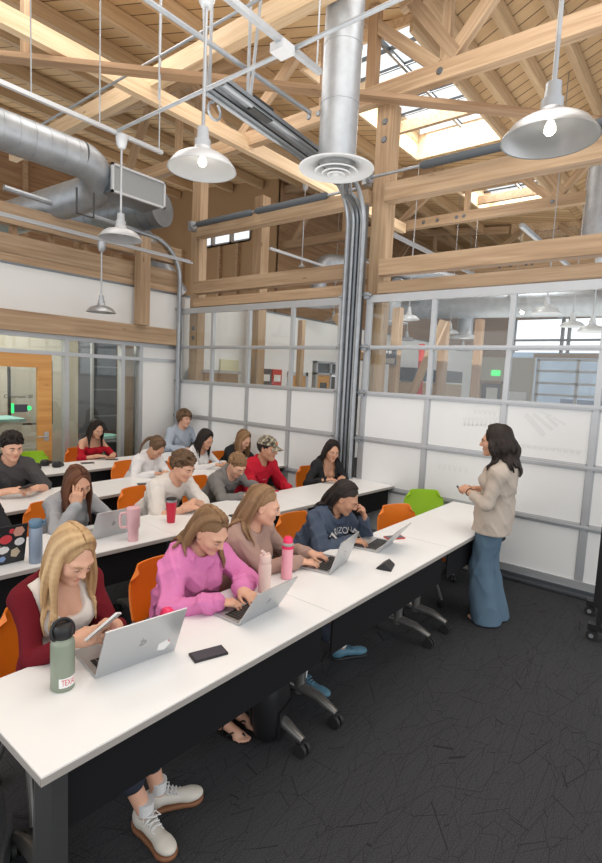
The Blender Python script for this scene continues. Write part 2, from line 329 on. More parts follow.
text('lettering', 'Classroom 50', 0.062, M['black'], (2.90, YW + 0.012, 1.53), (1, 0, 0), (0, 0, 1), d)
pn = empty('room_panel', (2.92, YW + 0.012, 1.38), label='small room booking screen with glowing green edges on the door glass', cat='screen')
obj('screen', bx((-0.085, -0.012, -0.05), (0.085, 0.006, 0.05)), M['screen_dark'], pn, False)
obj('status_light', bx((-0.105, -0.014, -0.06), (-0.082, 0.006, 0.06)), M['exit_green'], pn, False)
obj('status_light', lt([(0, -0.012), (0.028, -0.01), (0.028, 0.006), (0, 0.008)], 14), M['exit_green'], pn).matrix_local = Matrix.Translation((0.11, 0, 0)) @ Matrix.Rotation(PI / 2, 4, 'X')

# office furniture seen through the glass
cab = empty('display_cabinet', (4.74, 7.9, 0), label='tall dark glazed cabinet standing in the office behind the partition', cat='cabinet')
bm = bx((-0.36, -0.02, 0), (0.36, 0.4, 2.38)); obj('body', bm, M['screen_dark'], cab, False)
for z in (0.72, 1.15, 1.58, 1.95): obj('shelf', bx((-0.34, -0.05, z), (0.34, -0.02, z + 0.025)), M['galv_dark'], cab, False)
obj('door_frame', box(bx((-0.38, -0.06, 0), (-0.34, -0.02, 2.4)), (0.34, -0.06, 0), (0.38, -0.02, 2.4)), M['alu'], cab, False)
tag(obj('round_table', lathe(lathe(bmesh.new(), [(0, 0.86), (0.22, 0.86), (0.22, 0.9), (0, 0.9)], 28), [(0.18, 0), (0.18, 0.02), (0.03, 0.04), (0.03, 0.86)], 20), M['dark_teal'], loc=(4.36, 7.5, 0)), 'teal topped pedestal table behind the glass partition', 'table')
gl = empty('glass_counter', (2.75, 7.9, 0), label='pale teal topped counter standing in the office behind the door glass', cat='counter')
obj('counter_top', bx((-0.5, -0.3, 1.14), (0.5, 0.3, 1.18)), M['dark_teal'], gl, False); obj('body', bx((-0.46, -0.26, 0), (0.46, 0.26, 1.14)), M['beige_wall'], gl, False)
pb = empty('pin_board', (3.75, 8.6, 1.5), label='pale framed board leaning in the office behind the glass', cat='board')
obj('board', bx((-0.32, 0, -0.5), (0.32, 0.02, 0.5)), M['beige_wall'], pb, False); bm = bmesh.new()
for a, b in (((-0.34, -0.02, -0.52), (-0.31, 0.03, 0.52)), ((0.31, -0.02, -0.52), (0.34, 0.03, 0.52)), ((-0.34, -0.02, 0.49), (0.34, 0.03, 0.52)), ((-0.34, -0.02, -0.52), (0.34, 0.03, -0.49))): box(bm, a, b)
obj('frame', bm, M['black'], pb, False)
for q in (-0.3, 0.3): obj('leg', bx((q - 0.02, -0.02, -1.5), (q + 0.02, 0.03, -0.5)), M['black'], pb, False)

# ------------------------------------------------------------------ timbers
def zl(y): return 6.2 + 0.10 * (y - 3.25)
def zr(y): return 6.2 - 0.30 * (y - 3.25)
def timber(name, label, a, b, w, h, mt='timber', group=None, bolts=(), parent=None, cat='beam'):
    a, b = Vector(a), Vector(b); L = (b - a).length; x = (b - a).normalized()
    up = Vector((0, 0, 1)) if abs(x.z) < 0.95 else Vector((0, 1, 0))
    y = up.cross(x).normalized(); z = x.cross(y)
    o = obj(name, bx((0, -w / 2, -h / 2), (L, w / 2, h / 2)), M[mt], parent, False, bevel=0.008)
    o.matrix_basis = Matrix(((x.x, y.x, z.x, a.x), (x.y, y.y, z.y, a.y), (x.z, y.z, z.z, a.z), (0, 0, 0, 1)))
    if parent is None: tag(o, label, cat, group)
    for t in bolts:
        for s in (-1, 1):
            k = obj('bolt', lt([(0, 0.012), (0.03, 0.012), (0.038, 0.0), (0, 0)], 14), M['steel_dark'], o)
            k.matrix_local = Matrix.Translation((t, s * w / 2, 0)) @ Matrix.Rotation(-s * PI / 2, 4, 'X')
    return o
timber('timber_beam', 'broad horizontal timber beam over the glazed partition, below the white wall panel', (-1, YW - 0.03, 2.485), (5.3, YW - 0.03, 2.485), 0.16, 0.25)
for k, (z, h, lb) in enumerate(((3.76, 0.24, 'uppermost of the three horizontal timbers above the left white wall'), (3.41, 0.24, 'middle horizontal timber of three above the left white wall'), (3.245, 0.10, 'lowest thin horizontal timber lying on top of the left white wall'))):
    timber('timber_beam', lb, (-1, YW + (0.05 if k else -0.0), z), (5.36, YW + (0.05 if k else -0.0), z), 0.14, h, 'timber')
for k in range(12): 
    if k != 11: timber('stud', 'short upright block between the timbers above the left white wall', (-0.4 + k * 0.47, YW + 0.1, 3.29), (-0.4 + k * 0.47, YW + 0.1, 3.64), 0.07, 0.09, 'timber_dark', 'blocks between left timbers', cat='post')
timber('timber_post', 'square timber post standing before the white left wall panel', (4.59, 6.83, 2.61), (4.59, 6.83, 3.88), 0.17, 0.15, cat='post')
timber('timber_post', 'timber post behind the glass partition, below the big left beam', (4.58, YW + 0.24, 0), (4.58, YW + 0.24, 2.36), 0.2, 0.14, 'timber_dark', cat='post')
p1 = timber('timber_post', 'tall timber post in the room corner beside the left garage door', (5.55, 6.72, 0), (5.55, 6.72, 6.2), 0.15, 0.2, bolts=(2.5, 2.65), cat='post')
p2 = timber('timber_post', 'tall timber post between the two garage doors', (5.56, 3.36, 0), (5.56, 3.36, 5.14), 0.17, 0.22, bolts=(4.75, 4.95), cat='post')
timber('timber_post', 'slim dark upright rising from the middle post to the roof', (5.4, 3.52, 5.14), (5.4, 3.52, 6.2), 0.11, 0.12, 'timber_dark', cat='post')
timber('timber_post', 'timber post at the right end of the right garage door, out of frame', (5.45, -0.1, 0), (5.45, -0.1, 6.2), 0.17, 0.2, cat='post')
for a, b, s in ((6.62, 3.48, 'left'), (3.26, -2.5, 'right')):
    timber('door_header', f'timber header just above the silver rail of the {s} garage door', (5.43, a, 3.035), (5.43, b, 3.035), 0.12, 0.13, 'timber')
    timber('door_header', f'second timber header above the {s} garage door, over a dark gap', (5.43, a, 3.265), (5.43, b, 3.265), 0.14, 0.18, 'timber')
    timber('timber_beam', f'heavy timber beam behind the spring shaft, {s} of the middle post', (5.47, a, 4.12), (5.47, b, 4.12), 0.16, 0.15 if s == 'left' else 0.2, 'timber')
def truss(x, w0, bolts=()):
    t = empty('roof_truss', (x, 3.4, 5.13), label=w0, cat='truss')
    def tm(n, a, b, w, h, mt='timber', bo=()): timber(n, None, (0, a[0] - 3.4, a[1] - 5.13), (0, b[0] - 3.4, b[1] - 5.13), w, h, mt, bolts=bo, parent=t)
    tm('bottom_chord', (9.4, 5.22), (-3, 5.22), 0.12, 0.19, 'timber', (4.3, 4.6, 5.0, 5.15, 6.75))
    tm('top_chord', (9.4, 6.62), (4.95, 6.2), 0.1, 0.18); tm('top_chord', (3.2, 6.1), (-3, 7.9), 0.1, 0.18)
    for a, b in (((5.72, 5.28), (4.62, 6.12)), ((3.67, 6.14), (2.70, 5.30)), ((1.5, 6.5), (2.6, 5.3)), ((7.9, 6.3), (8.6, 5.3)), ((6.7, 6.3), (5.9, 5.3)), ((3.1, 6.14), (2.5, 5.36))): tm('web', a, b, 0.085 + 0.004 * (a[0] * 7 % 5), 0.13, 'timber')
    for y, z in ((4.22, 6.1), (2.62, 6.2), (7.1, 6.35), (0.6, 6.8)): tm('upright', (y, 5.3), (y, z), 0.076, 0.1, 'timber')
    return t
truss(5.4, 'nearest timber roof truss, in line with the two garage doors'); truss(10.1, 'second timber roof truss, in the hall beyond the garage doors')
truss(14.8, 'third timber roof truss, deep in the hall'); truss(18.8, 'farthest timber roof truss, at the end of the hall')
timber('timber_beam', 'high timber beam crossing behind the left pendant rods, near the roof deck', (3.80, 9.3, 5.30), (3.80, -2, 5.30), 0.12, 0.2, 'timber_light')
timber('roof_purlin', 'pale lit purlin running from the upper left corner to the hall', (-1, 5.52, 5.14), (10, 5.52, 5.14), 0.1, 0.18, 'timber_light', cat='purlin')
timber('roof_brace', 'flat diagonal brace crossing the whole roof under the trusses', (1.2, 7.02, 4.98), (7.3, 0.92, 4.98), 0.14, 0.05, 'timber_dark', cat='brace')
timber('timber_post', 'short hanger upright rising from the diagonal brace at upper left', (2.48, 5.74, 5.0), (2.48, 5.74, 6.3), 0.07, 0.09, 'timber', cat='post')
# ------------------------------------------------------------------ roof: two decks meeting at a valley, skylight wells between
TL, TR_, YV = 0.10, -0.30, 3.25
M['deck_left'] = deck_mat('deck_left', R(-19.4), 0.21, (0.46, 0.285, 0.135), (0.68, 0.475, 0.255))
M['deck_right'] = deck_mat('deck_right', R(10), 0.22, (0.44, 0.275, 0.135), (0.66, 0.46, 0.25))
HOLES = ((5.75, 9.15), (10.45, 13.0), (14.9, 17.6))
ceil = struct(empty('ceiling'))
def deck(name, x0, x1, y0, y1, t, mt):
    ca = math.atan(t); o = obj(name, bx((x0, 0, 0), (x1, (y1 - y0) / math.cos(ca), 0.06)), mt, ceil, False)
    o.location = (0, y0, 6.2 + t * (y0 - YV)); o.rotation_euler = (ca, 0, 0)
deck('roof_deck', -4, 9.95, 4.87, 14.5, TL, M['deck_left']); deck('roof_deck', 9.95, 20, 4.87, 9.05, TL, M['deck_left']); deck('roof_deck', -4, 20, -4, YV, TR_, M['deck_right'])
xs = [-4] + [v for h in HOLES for v in h] + [20]
for a, b in zip(xs[0::2], xs[1::2]): deck('roof_deck', a + 0.02, b - 0.02, YV + 0.01, 4.87, TL, M['deck_left'])
for n, (x0, x1) in enumerate(HOLES):
    s = struct(empty('window_%d' % (3 + n), (x0, YV, 6.2)))
    L, Wd, H_ = x1 - x0, 1.62, 0.34
    for nm, lo, hi in (('well_lining', (-0.04, -0.04, -0.2), (L + 0.04, 0, H_)), ('well_lining', (-0.04, Wd, -0.1), (L + 0.04, Wd + 0.04, H_ + 0.1)), ('well_lining', (-0.04, 0, -0.1), (0, Wd, H_)), ('well_lining', (L, 0, -0.1), (L + 0.04, Wd, H_))):
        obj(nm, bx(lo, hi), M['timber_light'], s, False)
    bm = bmesh.new()
    k = int(L / 0.42)
    for i in range(1, k): box(bm, (i * L / k - 0.013, 0, H_ - 0.05), (i * L / k + 0.013, Wd, H_))
    box(bm, (0, Wd * 0.5 - 0.02, H_ - 0.07), (L, Wd * 0.5 + 0.02, H_)); obj('glazing_bar', bm, M['steel_dark'], s, False)
    obj('pane', bx((0, 0, H_), (L, Wd, H_ + 0.01)), M['glass'], s, False)
    for q in (0.35, 0.7): obj('joist', bx((L * q, 0, -0.05), (L * q + 0.08, Wd, 0.13)), M['timber'], s, False)
for y in (0.5, 1.0, 1.52, 2.0, 2.47, 2.92, -0.1, -0.8, -1.6):
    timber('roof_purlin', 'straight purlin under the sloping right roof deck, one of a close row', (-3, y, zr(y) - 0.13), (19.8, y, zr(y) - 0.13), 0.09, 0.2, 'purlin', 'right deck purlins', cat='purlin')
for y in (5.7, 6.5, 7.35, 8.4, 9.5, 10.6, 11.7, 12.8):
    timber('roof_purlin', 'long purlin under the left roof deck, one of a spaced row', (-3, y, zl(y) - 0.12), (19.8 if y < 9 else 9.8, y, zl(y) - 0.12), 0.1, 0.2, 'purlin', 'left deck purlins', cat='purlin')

# ------------------------------------------------------------------ sectional garage doors with whiteboards below and glass above
ZR = (2.95, 2.34, 1.797, 1.24, 0.68, 0.12)
def garage(n, ya, yb, mull):
    g = struct(empty('door_%d' % n, (XW, 0, 0)))
    lo, hi = min(ya, yb), max(ya, yb)
    for i, z in enumerate(ZR):
        h = 0.045 if 0 < i < 5 else 0.085
        zz = z if i else 2.908
        bm = bx((-0.05, lo, zz - h / 2), (0.0, hi, zz + h / 2)); box(bm, (-0.062, lo, zz - 0.006), (-0.05, hi, zz + 0.006)) if 0 < i < 5 else None
        obj('rail', bm, M['alu'], g, False)
    obj('bottom_seal', bx((-0.045, lo, 0.0), (0.0, hi, 0.08)), M['steel_dark'], g, False)
    if True:
        bm = bmesh.new()
        for k, z in enumerate((0.035, 0.085)): box(bm, (-0.075 + k * 0.012, lo, z - 0.006), (-0.04, hi, z + 0.006))
        obj('bottom_rail', bm, M['galv_dark'], g, False)
    ys = [hi] + list(mull) + [lo]
    for k in range(5):
        zt, zb = ZR[k] - (0.085 if k == 0 else 0.022), ZR[k + 1] + 0.022
        for y in ys: obj('mullion', bx((-0.045, max(lo, y - (0.026 if lo < y < hi else 0.07)), zb), (0, min(hi, y + (0.026 if lo < y < hi else 0.07)), zt)), M['alu'], g, False)
        for a, b in zip(ys, ys[1:]):
            if k < 2: obj('pane', bx((-0.024, b + 0.026, zb), (-0.019, a - 0.026, zt)), M['glass'], g, False)
            else:
                o = obj('whiteboard', bx((-0.03, b + 0.026, zb), (-0.01, a - 0.026, zt)), M['whiteboard'], g, False)
                bm = bmesh.new(); y0, y1 = b + 0.026, a - 0.026
                for l_, h_ in (((-0.036, y0, zb), (-0.03, y1, zb + 0.012)), ((-0.036, y0, zt - 0.012), (-0.03, y1, zt)), ((-0.036, y0, zb), (-0.03, y0 + 0.012, zt)), ((-0.036, y1 - 0.012, zb), (-0.03, y1, zt))): box(bm, l_, h_)
                obj('trim_edge', bm, M['alu'], g, False)
    for i in range(6):
        for y, s in ((hi, -1), (lo, 1)):
            bm = bx((-0.085, y - 0.05, ZR[i] - 0.04), (-0.05, y + 0.02, ZR[i] + 0.035)); tube(bm, [(-0.075, y - 0.08, ZR[i]), (-0.075, y + 0.05, ZR[i])], 0.016, 8)
            obj('hinge', bm, M['galv'], g)
    return g
g1 = garage(2, 6.93, 3.72, (6.13, 5.35, 4.54)); g2 = garage(4, 3.39, 0.0, (2.525, 1.69, 0.868))
def ghost(y, z, pts, w=0.03):
    bm = bmesh.new()
    for (a0, b0), (a1, b1) in zip(pts, pts[1:]):
        dx, dz = a1 - a0, b1 - b0; L = math.hypot(dx, dz) or 1; nx, nz = -dz / L * w / 2, dx / L * w / 2
        vs = [bm.verts.new((-0.0312, y + p, z + q)) for p, q in ((a0 + nx, b0 + nz), (a1 + nx, b1 + nz), (a1 - nx, b1 - nz), (a0 - nx, b0 - nz))]; bm.faces.new(vs)
    return obj('wiped_marker', bm, M['ghost_ink'], g2, False)
for a, b, wd in (((0.21, 0.13), (0.02, -0.06), 0.05), ((0.14, 0.14), (-0.05, 0.0), 0.035), ((0.02, 0.13), (-0.09, 0.04), 0.03), ((-0.04, 0.12), (-0.16, 0.06), 0.02), ((0.08, 0.17), (-0.03, 0.13), 0.015)): ghost(1.27, 1.56, [a, b], wd)
for k in range(11): ghost(1.55 - 0.055 * k, 1.375, [(0, 0.02), (-0.014, -0.018), (-0.03, 0.014), (-0.034, -0.016)], 0.007)
for k in range(8): ghost(2.1 - 0.045 * k, 1.56 + 0.004 * k, [(0, 0.05), (-0.012, -0.04), (-0.028, 0.045)], 0.009)
for k in range(5): ghost(2.0 - 0.05 * k, 1.68, [(0, 0.025), (-0.02, -0.025), (-0.035, 0.02)], 0.009)
for k in range(6): ghost(2.35 - 0.06 * k, 1.05, [(0, 0.03), (-0.02, -0.03), (-0.035, 0.03)], 0.008)
# tracks, spring shafts
def track(name, label, pts, w=0.055, mt='galv'):
    bm = bmesh.new(); pts = [Vector(p) for p in pts]; n = len(pts)
    tube(bm, pts, w / 2, 8); t = obj(name, bm, M[mt]); return tag(t, label, 'track')
def vtrack(y, label, x=5.27):
    track('door_track', label, [(x, y, 0.0), (x, y, 3.6)] + arc((x - 0.5, y, 3.75), (1, 0, 0), (0, 0, 1), 0.5, 0, PI / 2, 8) + [(x - 1.4, y, 4.26), (3.05, y, 4.32)])
vtrack(3.66, 'galvanised door track left of the middle post, curving back overhead'); vtrack(3.44, 'galvanised door track right of the middle post, curving back overhead')
track('door_track', 'galvanised track in the left corner, curving overhead beside the duct', [(5.3, 6.87, 0), (5.3, 6.87, 3.3)] + arc((4.75, 6.87, 3.4), (1, 0, 0), (0, 0, 1), 0.55, 0, PI / 2, 8) + [(2.7, 6.86, 4.02)], 0.07)
for k, (y, x) in enumerate(((3.60, 5.30), (3.54, 5.295), (3.49, 5.30))):
    tag(obj('conduit', tb([(x, y, 0), (x, y, 3.75)] + arc((x - 0.25, y - 0.0, 3.8), (1, 0, 0), (0, 0, 1), 0.25, 0, PI / 2, 5) + [(x - 0.5, y - 0.15, 4.1), (x - 0.75, y - 0.3, 4.3)], 0.024 - 0.003 * k), M['galv' if k != 1 else 'galv_dark']), ['leftmost', 'middle', 'rightmost'][k] + ' of three steel conduits bundled beside the middle post', 'conduit')
tag(obj('wall_channel', bx((5.33, 3.46, 0), (5.40, 3.68, 4.0)), M['galv_dark'], smooth=False), 'wide dark steel channel behind the conduits between the garage doors', 'channel')
for (ya, yb, z, segs, s) in ((6.66, 3.55, 4.19, ((6.5, 5.3), (5.25, 4.0)), 'left'), (3.5, -2, 4.28, ((2.78, 1.75), (1.2, -0.4)), 'right')):
    sh = empty('spring_shaft', (5.3, ya, z), label=f'torsion spring shaft with dark wrapped springs above the {s} garage door', cat='shaft')
    obj('shaft', tb([(0, 0, 0), (0, yb - ya, 0)], 0.017), M['galv'], sh)
    for a, b in segs: obj('spring', tb([(0, a - ya, 0), (0, a - 0.04 - ya, 0), (0, b + 0.04 - ya, 0), (0, b - ya, 0)], [0.02, 0.043, 0.043, 0.02], 14), M['foam'], sh)
    obj('bracket', bx((-0.03, -0.06, -0.07), (0.1, 0.0, 0.07)), M['galv'], sh, False)
    obj('drum', lt([(0.02, 0), (0.06, 0), (0.06, 0.05), (0.02, 0.05)], 18), M['galv'], sh).matrix_local = Matrix.Translation((0, -0.06, 0)) @ Matrix.Rotation(PI / 2, 4, 'X')
# door operator rails hung below the roof on perforated angles
op = empty('door_operator_rail', (3.04, 3.62, 4.31), label='twin grey channel rail hung on perforated straps, sloping to the middle post', cat='rail')
for dy in (0.0, -0.17):
    bm = bmesh.new()
    Mx = Matrix.Translation((0, dy, 0)) @ Matrix.Rotation(R(4.5), 4, 'Y')
    for lo, hi in (((0, -0.055, 0), (2.0, 0.055, 0.012)), ((0, -0.055, 0), (2.0, -0.045, 0.05)), ((0, 0.045, 0), (2.0, 0.055, 0.05)), ((0, -0.012, 0.0), (2.0, 0.012, 0.03))): box(bm, lo, hi, Mx)
    obj('channel', bm, M['galv_dark'], op, False)
for x, y, dx in ((0.03, 0.05, -0.08), (0.06, 0.05, 0.0), (0.3, -0.17, 0.0), (0.33, -0.17, 0.1)):
    o = obj('perforated_strap', bx((-0.016, -0.003, 0), (0.016, 0.003, 1.1)), M['galv'], op, False); o.location = (x, y, 0); o.rotation_euler = (0, math.atan(dx), 0)
obj('trolley', bx((0.35, -0.2, -0.02), (0.6, -0.12, 0.09), Matrix.Rotation(R(4), 4, 'Y')), M['black'], op, False)
obj('cable_loop', tube(bmesh.new(), arc((0.12, 0.05, -0.1), (1, 0, 0), (0, 0, 1), 0.07, R(100), R(420), 16), 0.012, 8), M['galv'], op)

# ------------------------------------------------------------------ pendant lamps, struts and conduit
def strut(label, a, b, w=0.041, mt='alu'):
    a, b = Vector(a), Vector(b); o = timber('strut_channel', label, a, b, w, w, 'timber', cat='strut'); o.data.materials.clear(); o.data.materials.append(M[mt]); return o
strut('long white strut channel at upper left carrying a pendant lamp', (0.6, 4.77, 4.2), (3.42, 4.77, 4.2), 0.036, 'alu')
strut('bright strut channel carrying the junction box of the near left pendant', (0.9, 2.55, 4.2), (3.2, 2.55, 4.2), 0.038, 'galv')
tag(obj('conduit', tb([(2.9, 4.75, 4.22), (2.9, 2.0, 4.22), (2.9, 0.3, 4.22)], 0.016), M['galv']), 'thin straight conduit crossing overhead between the two pendant struts', 'conduit')
tag(obj('conduit', tb([(1.4, 3.53, 4.62), (4.3, 3.53, 4.62)], 0.022), M['galv']), 'thick pale pipe near the roof deck at the top of the picture', 'pipe')
tag(obj('conduit', tb([(3.3, 9, 5.05), (3.3, 1.6, 5.05)], 0.014), M['galv']), 'thin conduit running under the high pale beam', 'conduit')
jb = tag(obj('junction_box', bx((2.74, 2.56 - 0.05, 4.14), (2.86, 2.56 + 0.07, 4.2)), M['lamp_white'], smooth=False, bevel=0.006), 'small square junction box under the bright strut channel', 'box')
for x, y, z0, z1, lb in ((2.72, 4.77, 4.22, 6.3, 'thin hanger rod above the left end of the white strut'), (3.38, 4.77, 4.22, 6.3, 'thin hanger rod at the right end of the white strut'), (3.16, 2.55, 4.22, 6.4, 'thin hanger rod at the far end of the bright strut'), (2.1, 4.77, 4.22, 6.3, 'thin hanger rod at the left of the white strut'), (2.75, 3.9, 4.2, 6.2, 'thin hanger rod with a small box between the left pendants')):
    tag(obj('hanger_rod', tb([(x, y, z0), (x, y, z1)], 0.0065, 8), M['galv']), lb, 'rod')
LAMP_OUT = [(0.0, 0.215), (0.033, 0.215), (0.036, 0.15), (0.047, 0.145), (0.047, 0.105), (0.052, 0.1), (0.056, 0.075), (0.085, 0.062), (0.13, 0.052), (0.165, 0.03), (0.19, 0.0), (0.205, -0.022), (0.207, -0.028)]
LAMP_IN = [(0.207, -0.028), (0.201, -0.026), (0.185, 0.0), (0.16, 0.024), (0.125, 0.044), (0.06, 0.058), (0.0, 0.06)]
def lamp(loc, ztop, label, mt='lamp_white', lit=False, sc=1.0, watt=0, roof=False):
    t = empty('pendant_lamp', loc, label=label, cat='lamp')
    o = obj('lamp_shade', lt([(r * sc, z * sc) for r, z in LAMP_OUT + LAMP_IN[1:]], 40), M[mt], t)
    obj('rod', tb([(0, 0, 0.2 * sc), (0, 0, ztop - loc[2])], 0.011, 10), M['lamp_alu'], t)
    obj('ceiling_cup', lt([(0, -0.09), (0.03, -0.085), (0.048, -0.05), (0.055, 0), (0.055, 0.035), (0, 0.035)], 20, (0, 0, ztop - loc[2])), M[mt], t)
    obj('bulb', lt([(0, -0.006), (0.016, -0.003), (0.026, 0.01), (0.024, 0.03), (0.015, 0.052), (0, 0.056)], 18), M['bulb'] if lit else M['lamp_white'], t)
    if roof: obj('stem', tb([(0, 0, ztop - loc[2]), (0, 0, zl(loc[1]) - loc[2])] if loc[1] > YV else [(0, 0, ztop - loc[2]), (0, 0, zr(loc[1]) - loc[2])], 0.008, 6), M['lamp_alu'], t)
    if watt:
        l = bpy.data.lights.new('bulb_light', 'POINT'); l.energy = watt; l.color = (1, 0.93, 0.82); l.shadow_soft_size = 0.03
        lo = bpy.data.objects.new('bulb_light', l); COL.objects.link(lo); lo.location = (loc[0], loc[1], loc[2] - 0.06)
    return t
lamp((2.13, 2.57, 3.19), 4.16, 'large white pendant lamp hanging left of the round duct diffuser', lit=True, watt=1.2)
lamp((2.58, 0.72, 3.09), 5.6, 'large lit pendant lamp hanging at the upper right', 'lamp_alu', lit=True, watt=1.2)
lamp((2.95, 4.77, 3.25), 4.16, 'white pendant lamp hanging below the square air grille')
lamp((3.63, 6.30, 2.68), 3.5, 'small pendant lamp hanging before the white left wall panel', 'lamp_alu', sc=0.88)
strut('thin white rail above the small pendant at left', (1.0, 6.32, 3.56), (5.1, 6.32, 3.56), 0.025, 'lamp_alu')
strut('second thin white rail beside the first at left', (1.0, 6.38, 3.60), (5.1, 6.38, 3.60), 0.018, 'lamp_alu')
for n, (x, y, z, zt, lb) in enumerate(((9.28, 4.89, 3.19, 4.2, 'bright pendant seen through the right door beside a round diffuser'), (12.08, 5.24, 3.2, 4.1, 'pendant in the hall, second from the middle post cluster'), (12.6, 4.98, 3.12, 4.1, 'pendant in the hall left of the second mullion'), (8.53, 2.19, 3.11, 4.0, 'largest hall pendant seen through the upper right glass'), (10.3, 2.19, 3.10, 4.0, 'hall pendant second from the right edge'), (8.98, 1.63, 2.87, 3.9, 'hall pendant nearest the right edge of the picture'), (10.26, 7.4, 3.33, 4.3, 'pendant seen through the left door beside its right jamb'), (12.3, 6.5, 3.05, 4.1, 'lower pendant hanging behind the bright one'), (11.6, 7.0, 3.1, 4.1, 'leftmost pendant seen through the right door'), (14.6, 5.9, 2.95, 4.1, 'small dim pendant deep in the hall'), (14.4, 4.5, 2.95, 4.1, 'small pendant behind the second mullion, deep in the hall'), (8.0, 6.6, 4.1, 5.6, 'small fixture hanging in the left bay above the door headers'))):
    lamp((x, y, z), zt, lb, sc=1.0 if n < 11 else 0.3, roof=True)
strut('thin strut in the hall carrying pendant cords', (6.8, 6.35, 4.15), (9.5, 6.35, 4.15), 0.04); strut('dark strut with a box in the hall at upper right', (7.0, 2.19, 4.0), (13.5, 2.19, 4.0), 0.05, 'galv')
strut('twin rail in the hall left of the right skylights', (6.2, 3.9, 4.05), (17, 3.9, 4.05), 0.05, 'lamp_alu')

# ------------------------------------------------------------------ ducts
def rib_tube(bm, pts, r, step=0.16, n=24):
    pts = [Vector(p) for p in pts]; tube(bm, pts, r, n)
    for a, b in zip(pts, pts[1:]):
        L = (b - a).length; k = int(L / step)
        for i in range(1, k + 1 if L > step else 1):
            c = a.lerp(b, i / (k + 0.5)); d = (b - a).normalized() * 0.008
            tube(bm, [c - d, c + d], r * 1.018, n)
    return bm
d = empty('spiral_duct', (3.3, 6.2, 4.2), label='fat spiral air duct at upper left bending back behind the beams', cat='duct')
obj('straight_run', rib_tube(bmesh.new(), [(-4, 0, 0.2), (-0.02, 0, 0.2)], 0.205), M['galv'], d)
ea = arc((-0.02, 0.33, 0.06), (0, -0.92, 0.40), (1, 0, -0.1), 0.36, 0, R(118), 12)
obj('elbow', rib_tube(bmesh.new(), ea, 0.205, 0.3), M['galv'], d)
e0 = ea[-1]; obj('return_run', rib_tube(bmesh.new(), [e0, e0 + Vector((-0.5, 0.75, -0.28)), e0 + Vector((-1.0, 1.6, -0.5))], 0.21), M['galv'], d)
obj('hanger_bracket', tube(bmesh.new(), [(0.0, 0.1, -0.1), (0.0, 0.1, -0.4), (0.22, 0.1, -0.4), (0.22, 0.1, -0.1)], 0.012, 6), M['leg_dark'], d)
tag(obj('spiral_duct', rib_tube(bmesh.new(), [(4.75, 6.6, 4.3), (4.3, 8.2, 4.2)], 0.26), M['galv_dark']), 'dark spiral duct between the grille and the left beams', 'duct')
tag(obj('spiral_duct', rib_tube(bmesh.new(), [(4.95, 7.7, 4.3), (5.75, 7.5, 3.25)], 0.2), M['galv']), 'slanting spiral duct behind the left post', 'duct')
g = empty('air_grille', (4.0, 6.05, 4.27), label='white framed rectangular air grille hanging left of the near pendant', cat='grille')
bm = bmesh.new()
for lo, hi in (((-0.39, -0.02, -0.17), (0.39, 0.02, -0.145)), ((-0.39, -0.02, 0.145), (0.39, 0.02, 0.17)), ((-0.39, -0.02, -0.17), (-0.365, 0.02, 0.17)), ((0.365, -0.02, -0.17), (0.39, 0.02, 0.17))): box(bm, lo, hi)
obj('frame', bm, M['lamp_white'], g, False); obj('mesh_panel', bx((-0.365, -0.005, -0.145), (0.365, 0.005, 0.145)), M['mesh_grey'], g, False)
obj('box', bx((-0.37, 0.02, -0.15), (0.37, 0.45, 0.15)), M['galv_dark'], g, False)
v = empty('drop_duct', (4.05, 2.98, 3.88), label='vertical round duct with a wide ringed diffuser, near the middle post', cat='duct')
obj('duct', rib_tube(bmesh.new(), [(0, 0, 0.06), (0.02, 0, 2.3)], 0.175, 0.46, 32), M['galv'], v)
bm = bmesh.new()
for r0, r1, z in ((0.175, 0.35, 0.0), (0.13, 0.2, -0.025), (0.08, 0.135, -0.04), (0.03, 0.085, -0.05)):
    lathe(bm, [(r0, z + 0.05), (r1 - 0.012, z + 0.008), (r1, z), (r1 - 0.012, z - 0.008), (r0 + 0.02, z + 0.03), (r0, z + 0.05)], 40)
lathe(bm, [(0, -0.03), (0.035, -0.045), (0.03, -0.06), (0, -0.062)], 24)
obj('diffuser', bm, M['lamp_white'], v)
el = empty('elbow_duct', (8.9, 6.85, 4.1), label='silver elbow duct dropping to a round diffuser in the left bay', cat='duct')
obj('duct', rib_tube(bmesh.new(), [(0, 0, -0.55), (0, 0, 0.0)] + arc((0.3, -0.1, 0), (-1, 0.3, 0), (0, 0, 1), 0.32, 0, PI / 2, 8) + [(2.6, -1.0, 0.42), (5, -1.8, 0.42)], 0.17, 0.3), M['galv'], el)
obj('diffuser', lt([(0, -0.56), (0.17, -0.54), (0.36, -0.62), (0.36, -0.64), (0, -0.66)], 32), M['lamp_white'], el)
